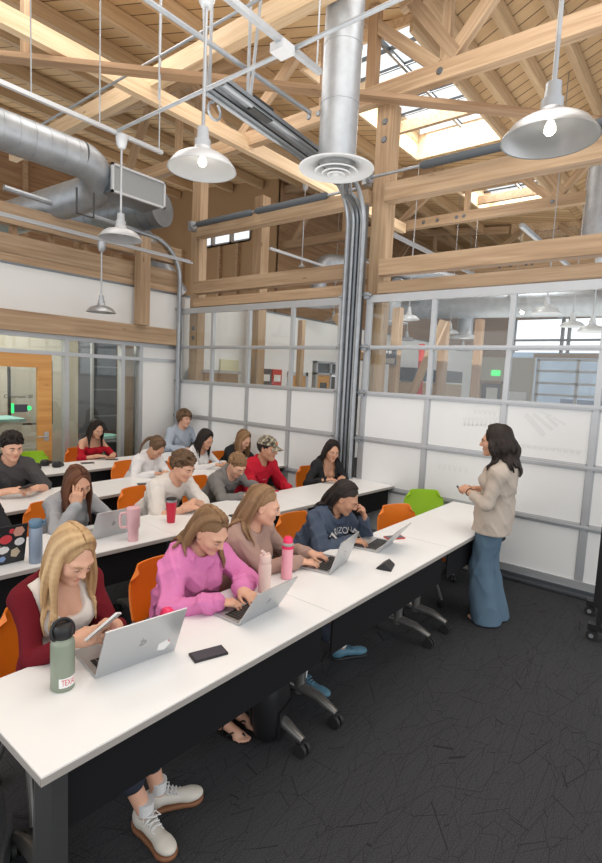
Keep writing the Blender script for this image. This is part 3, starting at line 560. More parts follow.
for n, (x, y, z0, z1, lb) in enumerate(((10.6, 6.0, 3.28, 4.0, 'vertical hall duct with diffuser left of the bright pendant'), (12.9, 5.2, 3.15, 3.75, 'vertical hall duct with diffuser behind the whiteboards'), (8.6, 1.62, 3.9, 5.3, 'vertical silver duct at the right edge of the picture'))):
    t = empty('drop_duct', (x, y, z0), label=lb, cat='duct'); obj('duct', rib_tube(bmesh.new(), [(0, 0, 0.03), (0, 0, z1 - z0)] + ([(0.1, 0, z1 - z0 + 0.12), (1.5, 0.1, z1 - z0 + 0.14)] if n == 0 else [(-0.1, 0, z1 - z0 + 0.1), (-0.6, 0, z1 - z0 + 0.1)] if n == 1 else []), 0.19, 0.4), M['galv'], t)
    if n < 2: obj('diffuser', lt([(0, 0.03), (0.19, 0.04), (0.36, 0.0), (0.36, -0.02), (0, -0.03)], 32), M['lamp_white'], t)
    else: obj('elbow', rib_tube(bmesh.new(), arc((0.32, 0, z1 - z0), (-1, 0, 0), (0, 0, 1), 0.32, 0, PI / 2, 8), 0.19, 0.3), M['galv'], t)
tag(obj('spiral_duct', rib_tube(bmesh.new(), [(12.2, 6.5, 3.85), (12.2, 2.0, 3.75), (12.2, -2.5, 3.7)], 0.28), M['galv']), 'long horizontal hall duct seen behind the pendants through the right door', 'duct')

# ------------------------------------------------------------------ the hall beyond
def hallpost(lb, x, y, z1=5.0, mt='timber', s=0.2): timber('timber_post', lb, (x, y, 0), (x, y, z1), s, s, mt, cat='post')
hallpost('hall timber post seen through the second pane of the left door', 6.95, 6.7, 5.1)
hallpost('slim hall post seen through the third pane of the left door', 7.6, 6.2, 3.0, s=0.1)
hallpost('left one of a pair of hall posts behind the hanging screen', 8.0, 4.72, 3.2, s=0.14); hallpost('right one of a pair of hall posts behind the hanging screen', 8.0, 4.42, 3.2, s=0.14)
hallpost('brown hall post right of the red column', 10.0, 4.45, 3.2, 'timber_dark', 0.16); hallpost('brown hall post behind the second mullion', 11.5, 4.3, 3.4, 'timber_dark', 0.16)
timber('roof_brace', 'long diagonal timber brace in the hall behind the right door', (8.3, 4.42, 1.2), (8.3, 3.72, 3.0), 0.08, 0.12, 'timber', cat='brace')
timber('roof_brace', 'short diagonal timber brace by the right jamb of the left door', (7.2, 5.15, 3.0), (7.2, 4.55, 2.3), 0.08, 0.12, 'timber', cat='brace')
tag(obj('column', tb([(10, 4.86, 0), (10.0, 4.92, 2.75)], 0.06), M['red_metal']), 'slim red column standing in the hall behind the diagonal brace', 'column')
sc_ = empty('hanging_screen', (8.0, 4.55, 2.37), label='small dark display screen fixed on the paired hall posts', cat='screen')
obj('screen', bx((-0.14, -0.21, -0.13), (-0.1, 0.21, 0.16)), M['screen_dark'], sc_, False); obj('caption_strip', bx((-0.15, -0.2, -0.12), (-0.14, 0.2, -0.03)), M['edge_grey'], sc_, False)
for k in range(5): obj('print', bx((-0.146, 0.15 - k * 0.07, 0.05 + 0.01 * (k % 2)), (-0.14, 0.2 - k * 0.07, 0.1)), M['lamp_white'], sc_, False)
ex = empty('exit_sign', (XF - 0.03, 6.38, 2.43), label='green lit exit sign on the far beige wall', cat='sign')
obj('housing', bx((-0.02, -0.15, -0.09), (0.03, 0.15, 0.09)), M['exit_green'], ex, False); text('lettering', 'EXIT', 0.13, M['lamp_white'], (-0.024, 0, 0), (0, -1, 0), (0, 0, 1), ex)
fd = struct(empty('door_6')); obj('door_leaf', bx((XF - 0.06, 6.12, 0), (XF, 6.84, 2.05)), M['screen_dark'], fd, False); obj('frame', box(box(bx((XF - 0.08, 6.84, 0), (XF, 6.95, 2.15)), (XF - 0.08, 6.0, 0), (XF, 6.12, 2.15)), (XF - 0.08, 6.0, 2.05), (XF, 6.95, 2.15)), M['timber_dark'], fd, False)
obj('notice', bx((XF - 0.07, 6.25, 1.3), (XF - 0.06, 6.65, 1.9)), M['white_wall'], fd, False)
wb = empty('whiteboard', (XF - 0.03, 5.62, 1.6), label='small framed whiteboard on the far beige wall', cat='whiteboard')
obj('board', bx((-0.02, -0.36, -0.45), (0.02, 0.36, 0.2)), M['whiteboard'], wb, False); obj('frame', bx((-0.01, -0.4, -0.49), (0.025, 0.4, 0.24)), M['edge_grey'], wb, False)
fw = struct(empty('window_8', (XF, 0, 0)))
bm = bmesh.new()
for y in (4.95, 3.72, 2.49, 1.26, 0.5): box(bm, (-0.08, y - 0.05, 0), (0.05, y + 0.05, 2.95))
for z in (2.93, 2.55, 2.14, 1.75, 1.36, 0.9, 0.4, 0.05): box(bm, (-0.08, 0.5, z - 0.04), (0.05, 5.0, z + 0.04))
obj('window_frame', bm, M['alu'], fw, False); obj('pane', bx((0, 0.5, 0), (0.01, 5.0, 2.95)), M['glass'], fw, False)
timber('timber_beam', 'timber lintel over the far window', (XF - 0.1, 5.1, 3.06), (XF - 0.1, -3, 3.06), 0.2, 0.14, 'timber_dark')
cw = struct(empty('window_9', (XF, 0, 0)))
bm = bmesh.new()
for y in (5.85, 4.3, 4.1, 2.6, 2.4, 0.8, -0.8): box(bm, (-0.05, y - 0.05, 3.15), (0.05, y + 0.05, 4.3))
box(bm, (-0.05, -3, 3.55), (0.05, 5.9, 3.62)); obj('window_frame', bm, M['steel_dark'], cw, False)
tag(obj('street_tree', lathe(lathe(bmesh.new(), [(0, 0), (0.15, 0), (0.12, 1.2), (0, 1.2)], 10), [(0, 1.0), (0.9, 1.3), (1.4, 2.1), (1.0, 2.8), (0, 3.2)], 12), mat('leaf', (0.16, 0.22, 0.13), 0.8, noise=0.4, scale=6), loc=(26, 1.0, 0)), 'blurred tree standing outside the far window', 'tree')
tag(obj('parked_car', box(bx((24, 2.8, 0.3), (28, 6.0, 1.0)), (24.6, 3.2, 1.0), (27.4, 5.4, 1.55)), mat('car_blue', (0.18, 0.24, 0.36), 0.3), bevel=0.12), 'blue parked car outside the far window', 'car')
tag(obj('building', bx((38, -22, -0.02), (42, 26, 4.4)), mat('blue_grey_render', (0.33, 0.41, 0.50), 0.8, noise=0.2, scale=0.6), smooth=False), 'long blue-grey building across the street beyond the far window', 'building')  # block added to hold back the white sky in the far window
struct(obj('floor_outside', bx((20, -12, -0.12), (50, 25, -0.02)), mat('asphalt', (0.35, 0.36, 0.38), 0.9, noise=0.1), smooth=False))
hd = struct(empty('door_5')); obj('door_leaf', bx((9.2, YW - 0.0, 0), (9.65, YW + 0.06, 2.02)), M['door_wood'], hd, False); obj('sidelight', bx((9.7, YW + 0.02, 0), (10.05, YW + 0.04, 2.0)), M['screen_dark'], hd, False)
bm = bmesh.new()
for x in (9.12, 9.65, 10.05): box(bm, (x, YW - 0.02, 0), (x + 0.06, YW + 0.1, 2.32))
for z in (2.02, 2.28): box(bm, (9.12, YW - 0.02, z), (10.1, YW + 0.1, z + 0.05))
obj('frame', bm, M['alu'], hd, False); obj('transom_pane', bx((9.15, YW + 0.02, 2.05), (10.08, YW + 0.04, 2.3)), M['screen_dark'], hd, False)
obj('door_window', bx((9.3, YW - 0.01, 1.35), (9.55, YW + 0.0, 1.85)), M['screen_dark'], hd, False)
hd = struct(empty('door_7')); obj('door_leaf', bx((8.25, YW - 0.02, 0), (8.75, YW + 0.02, 1.98)), M['door_wood'], hd, False); obj('frame', box(box(bx((8.17, YW - 0.03, 0), (8.25, YW + 0.03, 2.05)), (8.75, YW - 0.03, 0), (8.83, YW + 0.03, 2.05)), (8.17, YW - 0.03, 1.98), (8.83, YW + 0.03, 2.05)), M['alu'], hd, False)
for n, (x, c, lb) in enumerate(((7.22, 'red_metal', 'left red banner poster leaning at the hall wall'), (7.5, 'screen_dark', 'dark poster between the two red ones at the hall wall'), (7.82, 'red_metal', 'right red poster leaning at the hall wall'))):
    p = empty('poster', (x, YW - 0.035, 1.72), label=lb, cat='poster', rz=0); obj('board', bx((-0.14, 0, -0.4), (0.14, 0.03, 0.36)), M[c], p, False)
    for k in range(4 if n == 0 else 1): obj('print', bx((-0.1, -0.004, 0.2 - 0.1 * k - (0.08 if n else 0)), (0.1, 0, 0.25 - 0.1 * k)), M['white_wall'], p, False)
dr = empty('dresser', (5.98, YW - 0.2, 0), label='dark low cabinet in the hall behind the first door pane', cat='cabinet'); obj('body', bx((-0.35, -0.2, 0), (0.4, 0.18, 1.95)), M['timber_dark'], dr, False); obj('top', bx((-0.4, -0.22, 1.95), (0.45, 0.18, 2.0)), M['edge_grey'], dr, False)
nb = tag(obj('notice_board', bx((6.3, YW - 0.03, 1.7), (6.75, YW, 2.2)), mat('cream_board', (0.62, 0.58, 0.38), 0.7), smooth=False), 'pale yellow board on the hall wall beside a post', 'board')
for n, (x, y, lb) in enumerate(((13.5, 6.75, 'wooden cupboard with a dark window at the left of the hall'), (15.5, 6.7, 'wooden cupboard deeper in the hall'))):
    t = empty('cupboard', (x, y, 0), label=lb, cat='cupboard'); obj('body', bx((-0.6, -0.25, 0), (0.6, 0.2, 1.95)), M['timber'], t, False); obj('upper_window', bx((-0.6, -0.25, 2.0), (0.6, 0.2, 2.35)), M['screen_dark'], t, False)
# ------------------------------------------------------------------ tables and chairs
def make_table(label, loc, rz, end_leg=False):
    t = empty('training_table', loc, rz, label, 'table', 'white flip-top tables set end to end in rows')
    obj('tabletop', bx((-0.748, -0.305, 0.712), (0.748, 0.305, 0.74)), M['white_top'], t, True, bevel=0.004)
    e = bmesh.new()
    for lo, hi in (((-0.75, -0.308, 0.711), (0.75, -0.304, 0.735)), ((-0.75, 0.304, 0.711), (0.75, 0.308, 0.735)), ((-0.75, -0.305, 0.711), (-0.747, 0.305, 0.735)), ((0.747, -0.305, 0.711), (0.75, 0.305, 0.735))): box(e, lo, hi)
    obj('edge_band', e, M['edge_grey'], t, False)
    obj('modesty_panel', bx((-0.70, -0.262, 0.475), (0.70, -0.25, 0.705)), M['black_panel'], t, False, bevel=0.003)
    obj('underframe', tube(tube(bmesh.new(), [(-0.6, 0.03, 0.69), (0.6, 0.03, 0.69)], 0.022), [(-0.6, -0.12, 0.69), (0.6, -0.12, 0.69)], 0.015), M['leg_grey'], t)
    for s in (-1, 1):
        x = s * 0.60; bm = bmesh.new(); tube(bm, [(x, 0.02, 0.10), (x, 0.0, 0.69)], [0.035, 0.028], 14)
        for q in (-1, 1): tube(bm, [(x, 0.02, 0.13), (x, q * 0.13, 0.125), (x, q * 0.25, 0.085)], [0.034, 0.03, 0.02], 12)
        lg = obj('leg', bm, M['leg_grey'], t)
        for q in (-1, 1):
            bm = bmesh.new(); y = q * 0.25
            for k in (-1, 1):
                o0 = len(bm.verts); tube(bm, [(x + k * 0.008, y, 0.037), (x + k * 0.026, y, 0.037)], 0.036, 18)
            tube(bm, [(x, y, 0.04), (x, y, 0.09)], 0.011, 8); obj('caster', bm, M['rubber'], lg)
    if end_leg:
        obj('end_leg', bx((-0.71, -0.29, 0), (-0.66, -0.175, 0.71)), M['leg_dark'], t, False, bevel=0.006)
    return t
ROWS = [('front row', (2.148, 1.745), 0.0, (-1, 0, 1)), ('second row', (2.375, 3.34), -0.058, (-1, 0, 1)), ('third row', (2.37, 4.755), 0.03, (-1, 0, 1)), ('back row', (2.30, 6.035), 0.0, (0, 1))]
POSN = {-1: 'left end', 0: 'middle', 1: 'end nearest the garage door'}
def table_at(row, k):
    nm, (sx, sy), a, _ = ROWS[row]
    d = 0.75 + 1.5 * k
    return (sx + math.cos(a) * d, sy + math.sin(a) * d, 0), a
for i, (nm, o, a, ks) in enumerate(ROWS):
    for k in ks:
        loc, rz = table_at(i, k)
        lb = f'white training table at the {POSN[k]} of the {nm}' if i < 3 else ('white training table in the back row, under the headphones' if k == 0 else 'white training table in the back row, in the far corner')
        make_table(lb, loc, rz, end_leg=(i == 0 and k == -1))
def make_chair(label, loc, rz, col='orange'):
    # faces local -Y (towards the table)
    t = empty('task_chair', loc, rz, label, 'chair')
    def seat(u, v): 
        x = (u - 0.5) * 0.45; y = -0.22 + v * 0.42
        return (x * (1 - 0.12 * (1 - v) ** 3), y, 0.445 + 0.03 * abs(u - 0.5) ** 2 * 4 - (0.03 * (1 - v) ** 4) + 0.035 * max(0, v - 0.75) ** 2 * 16)
    obj('seat', sheet(bmesh.new(), seat, 12, 12, 0.014), M[col], t)
    def back(u, v):
        a = (u - 0.5) * 2; wd = 0.215 * (1 - 0.10 * (v - 0.5)) * (1 - 0.28 * max(0, v - 0.82) / 0.18 * abs(a) ** 4) ; rc = max(0.0, abs(a) - 0.7) / 0.3
        z = 0.50 + v * 0.325 - (0.05 * rc ** 2 if v > 0.5 else -0.04 * rc ** 2) * abs(v - 0.5) * 2
        return (a * wd, 0.235 + 0.06 * v - 0.055 * a * a + 0.02 * math.sin(v * PI), z)
    obj('backrest', sheet(bmesh.new(), back, 16, 12, 0.012), M[col], t)
    bm = bmesh.new()
    for s in (-1, 1): tube(bm, [(s * 0.17, -0.12, 0.425), (s * 0.175, 0.16, 0.42), (s * 0.18, 0.235, 0.47), (s * 0.175, 0.25, 0.62), (s * 0.17, 0.265, 0.74)], 0.0115, 8)
    tube(bm, [(-0.17, -0.1, 0.42), (0.17, -0.1, 0.42)], 0.011, 8); obj('frame', bm, M['leg_grey'], t)
    for s in (-1, 1):
        for q in (-1, 1):
            lg = obj('leg', tb([(s * 0.17, 0.03 + q * 0.05, 0.42), (s * 0.21, q * 0.2 + 0.02, 0.1), (s * 0.215, q * 0.21 + 0.02, 0.07)], [0.013, 0.012, 0.012], 8), M['leg_grey'], t)
            obj('caster', tube(tube(bmesh.new(), [(s * 0.215 - 0.022, q * 0.21 + 0.02, 0.031), (s * 0.215 - 0.006, q * 0.21 + 0.02, 0.031)], 0.03, 16), [(s * 0.215 + 0.006, q * 0.21 + 0.02, 0.031), (s * 0.215 + 0.022, q * 0.21 + 0.02, 0.031)], 0.03, 16), M['rubber'], lg)
    return t
# empty chairs (those with a sitter are placed with the person)
make_chair('empty orange chair at the front row, before the green one', (4.10, 1.98, 0), R(-25))
make_chair('lime green chair at the right end of the front row', (4.86, 2.17, 0), R(-48), 'green')
make_chair('lime green chair at the back row behind the headphones', (2.98, 6.62, 0), R(-4), 'green')

# ------------------------------------------------------------------ things on the tables
TZ = 0.741
def laptop(label, loc, rz, open_deg, lid='laptop_silver', w=0.305, dpt=0.213):
    # local: keyboard towards +Y (the sitter), hinge at y=0, lid leans to -Y
    t = empty('laptop', (loc[0], loc[1], TZ), rz, label, 'laptop')
    obj('base', bx((-w / 2, 0, 0.001), (w / 2, dpt, 0.013)), M[lid if lid != 'laptop_silver' else 'laptop_silver'], t, False, bevel=0.004)
    bm = bmesh.new()
    for r in range(5):
        for c in range(13): box(bm, (-w * 0.43 + c * w * 0.066, 0.025 + r * 0.019, 0.013), (-w * 0.43 + c * w * 0.066 + w * 0.056, 0.025 + r * 0.019 + 0.016, 0.0145))
    obj('keyboard', bm, M['black'], t, False)
    obj('trackpad', bx((-0.055, 0.13, 0.013), (0.055, 0.2, 0.0135)), M['edge_grey'], t, False)
    l = obj('lid', bx((-w / 2, -0.006, 0), (w / 2, 0.0, dpt)), M[lid], t, False, bevel=0.0025)
    l.matrix_local = Matrix.Translation((0, 0.002, 0.012)) @ Matrix.Rotation(R(open_deg - 90), 4, 'X')
    obj('screen', bx((-w / 2 + 0.008, 0.0, 0.012), (w / 2 - 0.008, 0.001, dpt - 0.008)), M['screen_dark'], l, False)
    return t, l
M['laptop_silver'] = mat('laptop_silver', (0.50, 0.51, 0.52), 0.32, 0.65)
M['laptop_black'] = mat('laptop_black', (0.02, 0.02, 0.022), 0.4)
M['logo'] = mat('logo', (0.34, 0.35, 0.36), 0.25, 0.7)
def emblem(l, h):   # bitten fruit outline emblem on a lid
    bm = bmesh.new(); pts = []
    for k in range(28):
        a = 2 * PI * k / 28; r = 0.017 * (1 - 0.10 * max(0, math.cos(a - PI / 2)) ** 6 - 0.06 * max(0, math.cos(a + PI / 2)) ** 8)
        x, z = r * math.cos(a), r * math.sin(a) * 1.05
        if math.hypot(x + 0.021, z - 0.003) < 0.0095: x += 0.0075
        pts.append((x, z))
    bm.faces.new([bm.verts.new((x, -0.0064, h + z)) for x, z in pts])
    bm.faces.new([bm.verts.new((x, -0.0064, h + z)) for x, z in ((0.0, 0.019), (-0.001, 0.027), (-0.006, 0.029), (-0.005, 0.022))])
    obj('logo', bm, M['logo'], l, False)
def sticker(l, x, z, r, m, n=12, sx=1.0):
    bm = bmesh.new(); bm.faces.new([bm.verts.new((x + r * sx * math.cos(2 * PI * k / n), -0.0066 - 0.0002 * (m in ('st_white',)), z + r * math.sin(2 * PI * k / n))) for k in range(n)]); return obj('sticker', bm, M[m], l, False)
for nm, c in (('st_white', (0.75, 0.74, 0.72)), ('st_red', (0.62, 0.06, 0.07)), ('st_peach', (0.62, 0.33, 0.24)), ('st_pink', (0.7, 0.35, 0.4)), ('st_tan', (0.52, 0.43, 0.30)), ('st_blue', (0.2, 0.3, 0.5))): M[nm] = mat(nm, c, 0.5)
t, l = laptop('silver laptop with a sticker, facing the blonde woman', (1.185, 1.76), R(-8), 113, w=0.345, dpt=0.235); emblem(l, 0.11)
sticker(l, 0.105, 0.05, 0.032, 'st_white', 5, 1.0); sticker(l, 0.118, 0.065, 0.012, 'st_red', 8); sticker(l, 0.098, 0.036, 0.012, 'st_peach', 6)
t, l = laptop('silver laptop used by the woman in the pink sweatshirt', (1.855, 1.70), R(2), 122); emblem(l, 0.10)
t, l = laptop('silver laptop used by the woman in the tan sweater', (2.70, 1.80), R(12), 108); emblem(l, 0.10)
t, l = laptop('silver laptop used by the woman in the navy hoodie', (3.28, 1.79), R(8), 128); emblem(l, 0.10)
t, l = laptop('grey laptop in the second row before the woman with her hand on her face', (2.0, 3.33), R(2), 112); emblem(l, 0.10)
t, l = laptop('black laptop lid covered in stickers at the left edge', (1.19, 3.25), R(0), 103, 'laptop_black', 0.36, 0.245)
rs = random.Random(4)
for x, z, r, m in ((0.13, 0.20, 0.035, 'st_peach'), (0.14, 0.13, 0.026, 'st_white'), (0.12, 0.06, 0.035, 'st_tan'), (0.06, 0.16, 0.03, 'st_red'), (0.05, 0.09, 0.026, 'st_white'), (0.05, 0.03, 0.022, 'st_blue'), (0.0, 0.2, 0.024, 'st_white'), (-0.01, 0.12, 0.032, 'st_pink'), (-0.05, 0.06, 0.024, 'st_peach'), (-0.08, 0.18, 0.03, 'st_tan'), (-0.12, 0.1, 0.03, 'st_white'), (0.09, 0.21, 0.018, 'st_red')):
    sticker(l, x, z, r, m, rs.choice((5, 6, 8, 14)), rs.uniform(0.8, 1.5))
def phone(label, loc, rz, c='black', z=TZ):
    t = empty('phone', (loc[0], loc[1], z), rz, label, 'phone')
    obj('body', bx((-0.037, -0.076, 0), (0.037, 0.076, 0.009)), M[c], t, True, bevel=0.004)
    obj('screen', bx((-0.033, -0.07, 0.009), (0.033, 0.07, 0.0096)), M['screen_dark'], t, False)
    return t
phone('black phone lying near the front edge of the front table', (1.432, 1.602), R(72)); phone('phone lying on the second row table behind the tan sweater', (3.08, 3.12), R(80))
phone('dark phone on the third row table before the ponytail', (3.20, 4.66), R(70), 'leg_dark'); phone('black phone on the back row before the red top', (3.36, 6.13), R(75))
phone('red cased phone behind the open laptop of the navy hoodie', (3.54, 1.86), R(60), 'red_metal')
cs = bmesh.new()
for s in (1,):
    prof = [(-0.05, 0), (0.05, 0), (0.045, 0.012), (0.0, 0.045), (-0.045, 0.012)]
    A = [cs.verts.new((x, -0.065, z)) for x, z in prof]; B = [cs.verts.new((x * 0.8, 0.075, z * 0.8)) for x, z in prof]
    for k in range(5): cs.faces.new((A[k], A[(k + 1) % 5], B[(k + 1) % 5], B[k]))
    cs.faces.new(A); cs.faces.new(B)
o = tag(obj('glasses_case', cs, M['black'], bevel=0.003), 'black folded triangular case on the front row table', 'case'); o.location = (2.93, 1.585, TZ); o.rotation_euler = (0, 0, R(-75))
def bottle(name, label, loc, body, capm, lidm, cat='bottle', rz=0, build=None):
    t = empty(name, (loc[0], loc[1], TZ), rz, label, cat)
    obj('body', lt(body, 32), M[capm], t); 
    if build: build(t)
    return t
M['sage'] = mat('sage', (0.24, 0.275, 0.21), 0.42, 0.15, noise=0.05, scale=80); M['blush'] = mat('blush', (0.72, 0.53, 0.47), 0.45); M['bottle_pink'] = mat('bottle_pink', (0.78, 0.36, 0.42), 0.4); M['hot_pink'] = mat('hot_pink', (0.80, 0.03, 0.12), 0.35)
M['steel_blue'] = mat('steel_blue', (0.23, 0.29, 0.37), 0.4, 0.1, noise=0.08); M['lid_blue'] = mat('lid_blue', (0.10, 0.19, 0.28), 0.4); M['tumbler_pink'] = mat('tumbler_pink', (0.72, 0.43, 0.45), 0.4); M['tumbler_red'] = mat('tumbler_red', (0.55, 0.012, 0.045), 0.35)
def b_sage(t):
    obj('lid', lt([(0, 0.2), (0.034, 0.2), (0.037, 0.206), (0.037, 0.238), (0.031, 0.248), (0, 0.25)], 28), M['black'], t)
    obj('carry_loop', tube(bmesh.new(), arc((0.0, 0, 0.222), (1, 0, 0), (0, 0.3, 0.95), 0.043, R(-35), R(215), 14), 0.007, 8), M['black'], t)
    st = bmesh.new(); n = 12
    for k in range(n):
        a0, a1 = R(-134 + 96 * k / n), R(-134 + 96 * (k + 1) / n); r = 0.0438
        st.faces.new([st.verts.new((r * math.cos(a), r * math.sin(a), z)) for a, z in ((a0, 0.018), (a1, 0.018), (a1, 0.055), (a0, 0.055))])
    o = obj('sticker', st, M['st_white'], t)
    v, f = text_mesh('TEXAS', 0.034, 0.0); r = 0.0445
    raw('lettering', [(r * math.cos(R(-86) + .56 * a / r), r * math.sin(R(-86) + .56 * a / r), 0.0365 + b) for a, b, c in v], f, M['st_red'], o)
bottle('water_bottle', 'sage green metal bottle with a black loop lid and a lettered sticker', (0.905, 1.825), [(0, 0), (0.041, 0), (0.043, 0.004), (0.043, 0.175), (0.040, 0.19), (0.031, 0.2), (0, 0.2)], 'sage', None, build=b_sage)
def b_blush(t):
    obj('lid', lt([(0, 0.165), (0.031, 0.165), (0.033, 0.17), (0.033, 0.205), (0.03, 0.212), (0, 0.213)], 24), M['blush'], t)
    obj('spout', tube(bmesh.new(), [(0.0, 0, 0.21), (-0.012, 0, 0.225), (-0.03, 0, 0.243)], [0.012, 0.01, 0.008], 10), M['blush'], t)
    obj('carry_loop', tube(bmesh.new(), arc((0.02, 0, 0.2), (1, 0, 0), (0, 0, 1), 0.018, R(-90), R(120), 8), 0.005, 8), M['blush'], t)
bottle('water_bottle', 'blush beige bottle with a flip spout beside the pink sweatshirt', (2.085, 1.885), [(0, 0), (0.034, 0), (0.036, 0.004), (0.036, 0.15), (0.033, 0.165), (0, 0.165)], 'blush', None, build=b_blush)
def b_pink(t):
    obj('collar', lt([(0, 0.185), (0.0345, 0.185), (0.0365, 0.19), (0.036, 0.203), (0, 0.204)], 24), M['hot_pink'], t)
    obj('band', lt([(0.034, 0.204), (0.0355, 0.208), (0.034, 0.216), (0.03, 0.222), (0, 0.222)], 24), M['edge_grey'], t)
    obj('lid', lt([(0.026, 0.218), (0.03, 0.222), (0.029, 0.243), (0.02, 0.256), (0, 0.26)], 24), M['hot_pink'], t)
bottle('water_bottle', 'pink bottle with a red-pink flip lid beside the tan sweater', (2.325, 1.925), [(0, 0), (0.032, 0), (0.034, 0.004), (0.034, 0.185), (0, 0.186)], 'bottle_pink', None, build=b_pink)
def b_ball(t): pass
bottle('water_bottle', 'blue-grey slim bottle with a blue loop lid in the second row', (1.405, 3.17), [(0, 0), (0.036, 0), (0.038, 0.004), (0.038, 0.215), (0.034, 0.222), (0, 0.223)], 'steel_blue', None,
       build=lambda t: (obj('lid', lt([(0, 0.222), (0.036, 0.223), (0.038, 0.23), (0.038, 0.262), (0.032, 0.27), (0, 0.271)], 24), M['lid_blue'], t), obj('latch', tube(bmesh.new(), [(0.03, -0.02, 0.235), (0.045, -0.02, 0.245), (0.036, -0.02, 0.264)], 0.009, 8), M['lid_blue'], t)))
def b_tumb(t):
    obj('lid', lt([(0, 0.222), (0.047, 0.222), (0.049, 0.228), (0.047, 0.24), (0, 0.243)], 24), M['tumbler_pink'], t)
    obj('handle', tube(bmesh.new(), [(-0.042, 0, 0.205), (-0.085, 0, 0.2), (-0.09, 0, 0.17), (-0.088, 0, 0.12), (-0.08, 0, 0.1), (-0.036, 0, 0.1)], 0.009, 8), M['tumbler_pink'], t)
    obj('straw', tb([(0.012, 0, 0.24), (0.016, 0, 0.262)], 0.006), M['tumbler_pink'], t)
bottle('tumbler', 'pale pink tumbler with a side handle in the second row', (2.062, 3.135), [(0, 0), (0.034, 0), (0.036, 0.005), (0.037, 0.085), (0.046, 0.105), (0.047, 0.222), (0, 0.222)], 'tumbler_pink', None, 'tumbler', R(-30), b_tumb)
bottle('tumbler', 'tall red tumbler with a clear black rimmed lid in the second row', (2.535, 3.33), [(0, 0), (0.03, 0), (0.032, 0.004), (0.043, 0.165), (0.043, 0.17), (0, 0.171)], 'tumbler_red', None, 'tumbler', 0,
       lambda t: (obj('rim', lt([(0.043, 0.168), (0.0445, 0.172), (0.044, 0.184), (0.04, 0.187), (0, 0.187)], 24), M['galv'], t), obj('lid', lt([(0, 0.186), (0.041, 0.187), (0.042, 0.196), (0.036, 0.2), (0, 0.2)], 24), M['black'], t)))
hp = empty('headphones', (2.93, 6.18, TZ), R(20), 'black over-ear headphones lying on the back row table', 'headphones')
obj('headband', tube(bmesh.new(), arc((0.03, 0, 0.02), (1, 0, 0), (0, 1, 0.1), 0.105, R(-110), R(110), 14), 0.015, 8), M['black'], hp)
for s in (-1, 1): obj('ear_cup', lt([(0, 0), (0.046, 0.0), (0.055, 0.02), (0.052, 0.055), (0.036, 0.07), (0, 0.07)], 20, (-0.01, s * 0.09, 0)), M['black'], hp)
tag(obj('bag_pouch', lt([(0, 0), (0.07, 0.0), (0.075, 0.03), (0.05, 0.06), (0, 0.065)], 16, (0, 0, 0)), M['black'], loc=(2.72, 6.15, TZ)), 'small black pouch beside the headphones on the back row', 'pouch')
tag(obj('stress_ball', lt([(0, 0), (0.02, 0.003), (0.031, 0.02), (0.034, 0.034), (0.03, 0.05), (0.018, 0.064), (0, 0.068)], 20), M['hot_pink'], loc=(1.50, 1.985, TZ)), 'round hot pink ball behind the sticker laptop', 'ball')
for lb, x, y, a, mt_ in (('open paper notebook before the dark-haired woman in white', 4.32, 4.66, 10, 'white_wall'), ('notebook with a pink cover before the woman in black', 5.0, 4.72, 12, 'st_pink')):
    nb = empty('notebook', (x, y, TZ), R(a), lb, 'notebook'); obj('cover', bx((-0.15, -0.11, 0), (0.15, 0.11, 0.004)), M[mt_], nb, False); obj('pages', bx((-0.145, -0.105, 0.004), (0.145, 0.105, 0.012)), M['white_wall'], nb, False)
pen = tag(obj('pen', tb([(0, 0, 0.016), (0.13, 0.03, 0.016)], 0.005, 8), M['st_red'], loc=(4.42, 4.64, TZ)), 'red pen on the open paper notebook', 'pen')
# rolling rack at the right edge
rk = empty('rolling_rack', (5.03, 0.66, 0), 0, 'black rolling rack on casters at the right edge', 'rack')
for x, y in ((0, 0), (-0.50, -0.10)):
    obj('post', bx((x - 0.018, y - 0.018, 0.09), (x + 0.018, y + 0.018, 1.9)), M['black'], rk, False)
    obj('foot', bx((x - 0.035, y - 0.45, 0.09), (x + 0.035, y + 0.07, 0.135)), M['black'], rk, False)
    for q in (0.04, -0.42):
        c = obj('caster', tube(tube(bmesh.new(), [(x - 0.03, y + q, 0.041), (x - 0.008, y + q, 0.041)], 0.04, 18), [(x + 0.008, y + q, 0.041), (x + 0.03, y + q, 0.041)], 0.04, 18), M['rubber'], rk)
        obj('hub', tb([(x - 0.034, y + q, 0.041), (x + 0.034, y + q, 0.041)], 0.017, 12), M['galv'], c)
obj('crossbar', tube(tube(bmesh.new(), [(0, 0, 0.9), (-0.50, -0.10, 0.9)], 0.018, 8), [(0, 0, 1.85), (-0.50, -0.10, 1.85)], 0.018, 8), M['black'], rk)
# bags on the floor
def bag(label, loc, rz, s, m):
    t = empty('backpack', loc, rz, label, 'bag'); bm = bmesh.new(); bmesh.ops.create_icosphere(bm, subdivisions=3, radius=1)
    for v in bm.verts:
        x, y, z = v.co; k = lambda q: math.copysign(abs(q) ** 0.6, q)
        v.co = (k(x) * s[0] * (1 - 0.2 * max(0, z)), k(y) * s[1], (k(z) * 0.5 + 0.5) * s[2]); 
    obj('body', bm, M[m], t); obj('pocket', bx((-s[0] * 0.6, -s[1] * 1.12, s[2] * 0.1), (s[0] * 0.6, -s[1] * 0.9, s[2] * 0.5)), M[m], t, True, bevel=0.015)
    for q in (-1, 1): obj('strap', tube(bmesh.new(), [(q * s[0] * 0.5, s[1] * 0.95, s[2] * 0.9), (q * s[0] * 0.55, s[1] * 1.3, s[2] * 0.6), (q * s[0] * 0.5, s[1] * 0.98, s[2] * 0.2)], 0.012, 8), M[m], t)
    return t
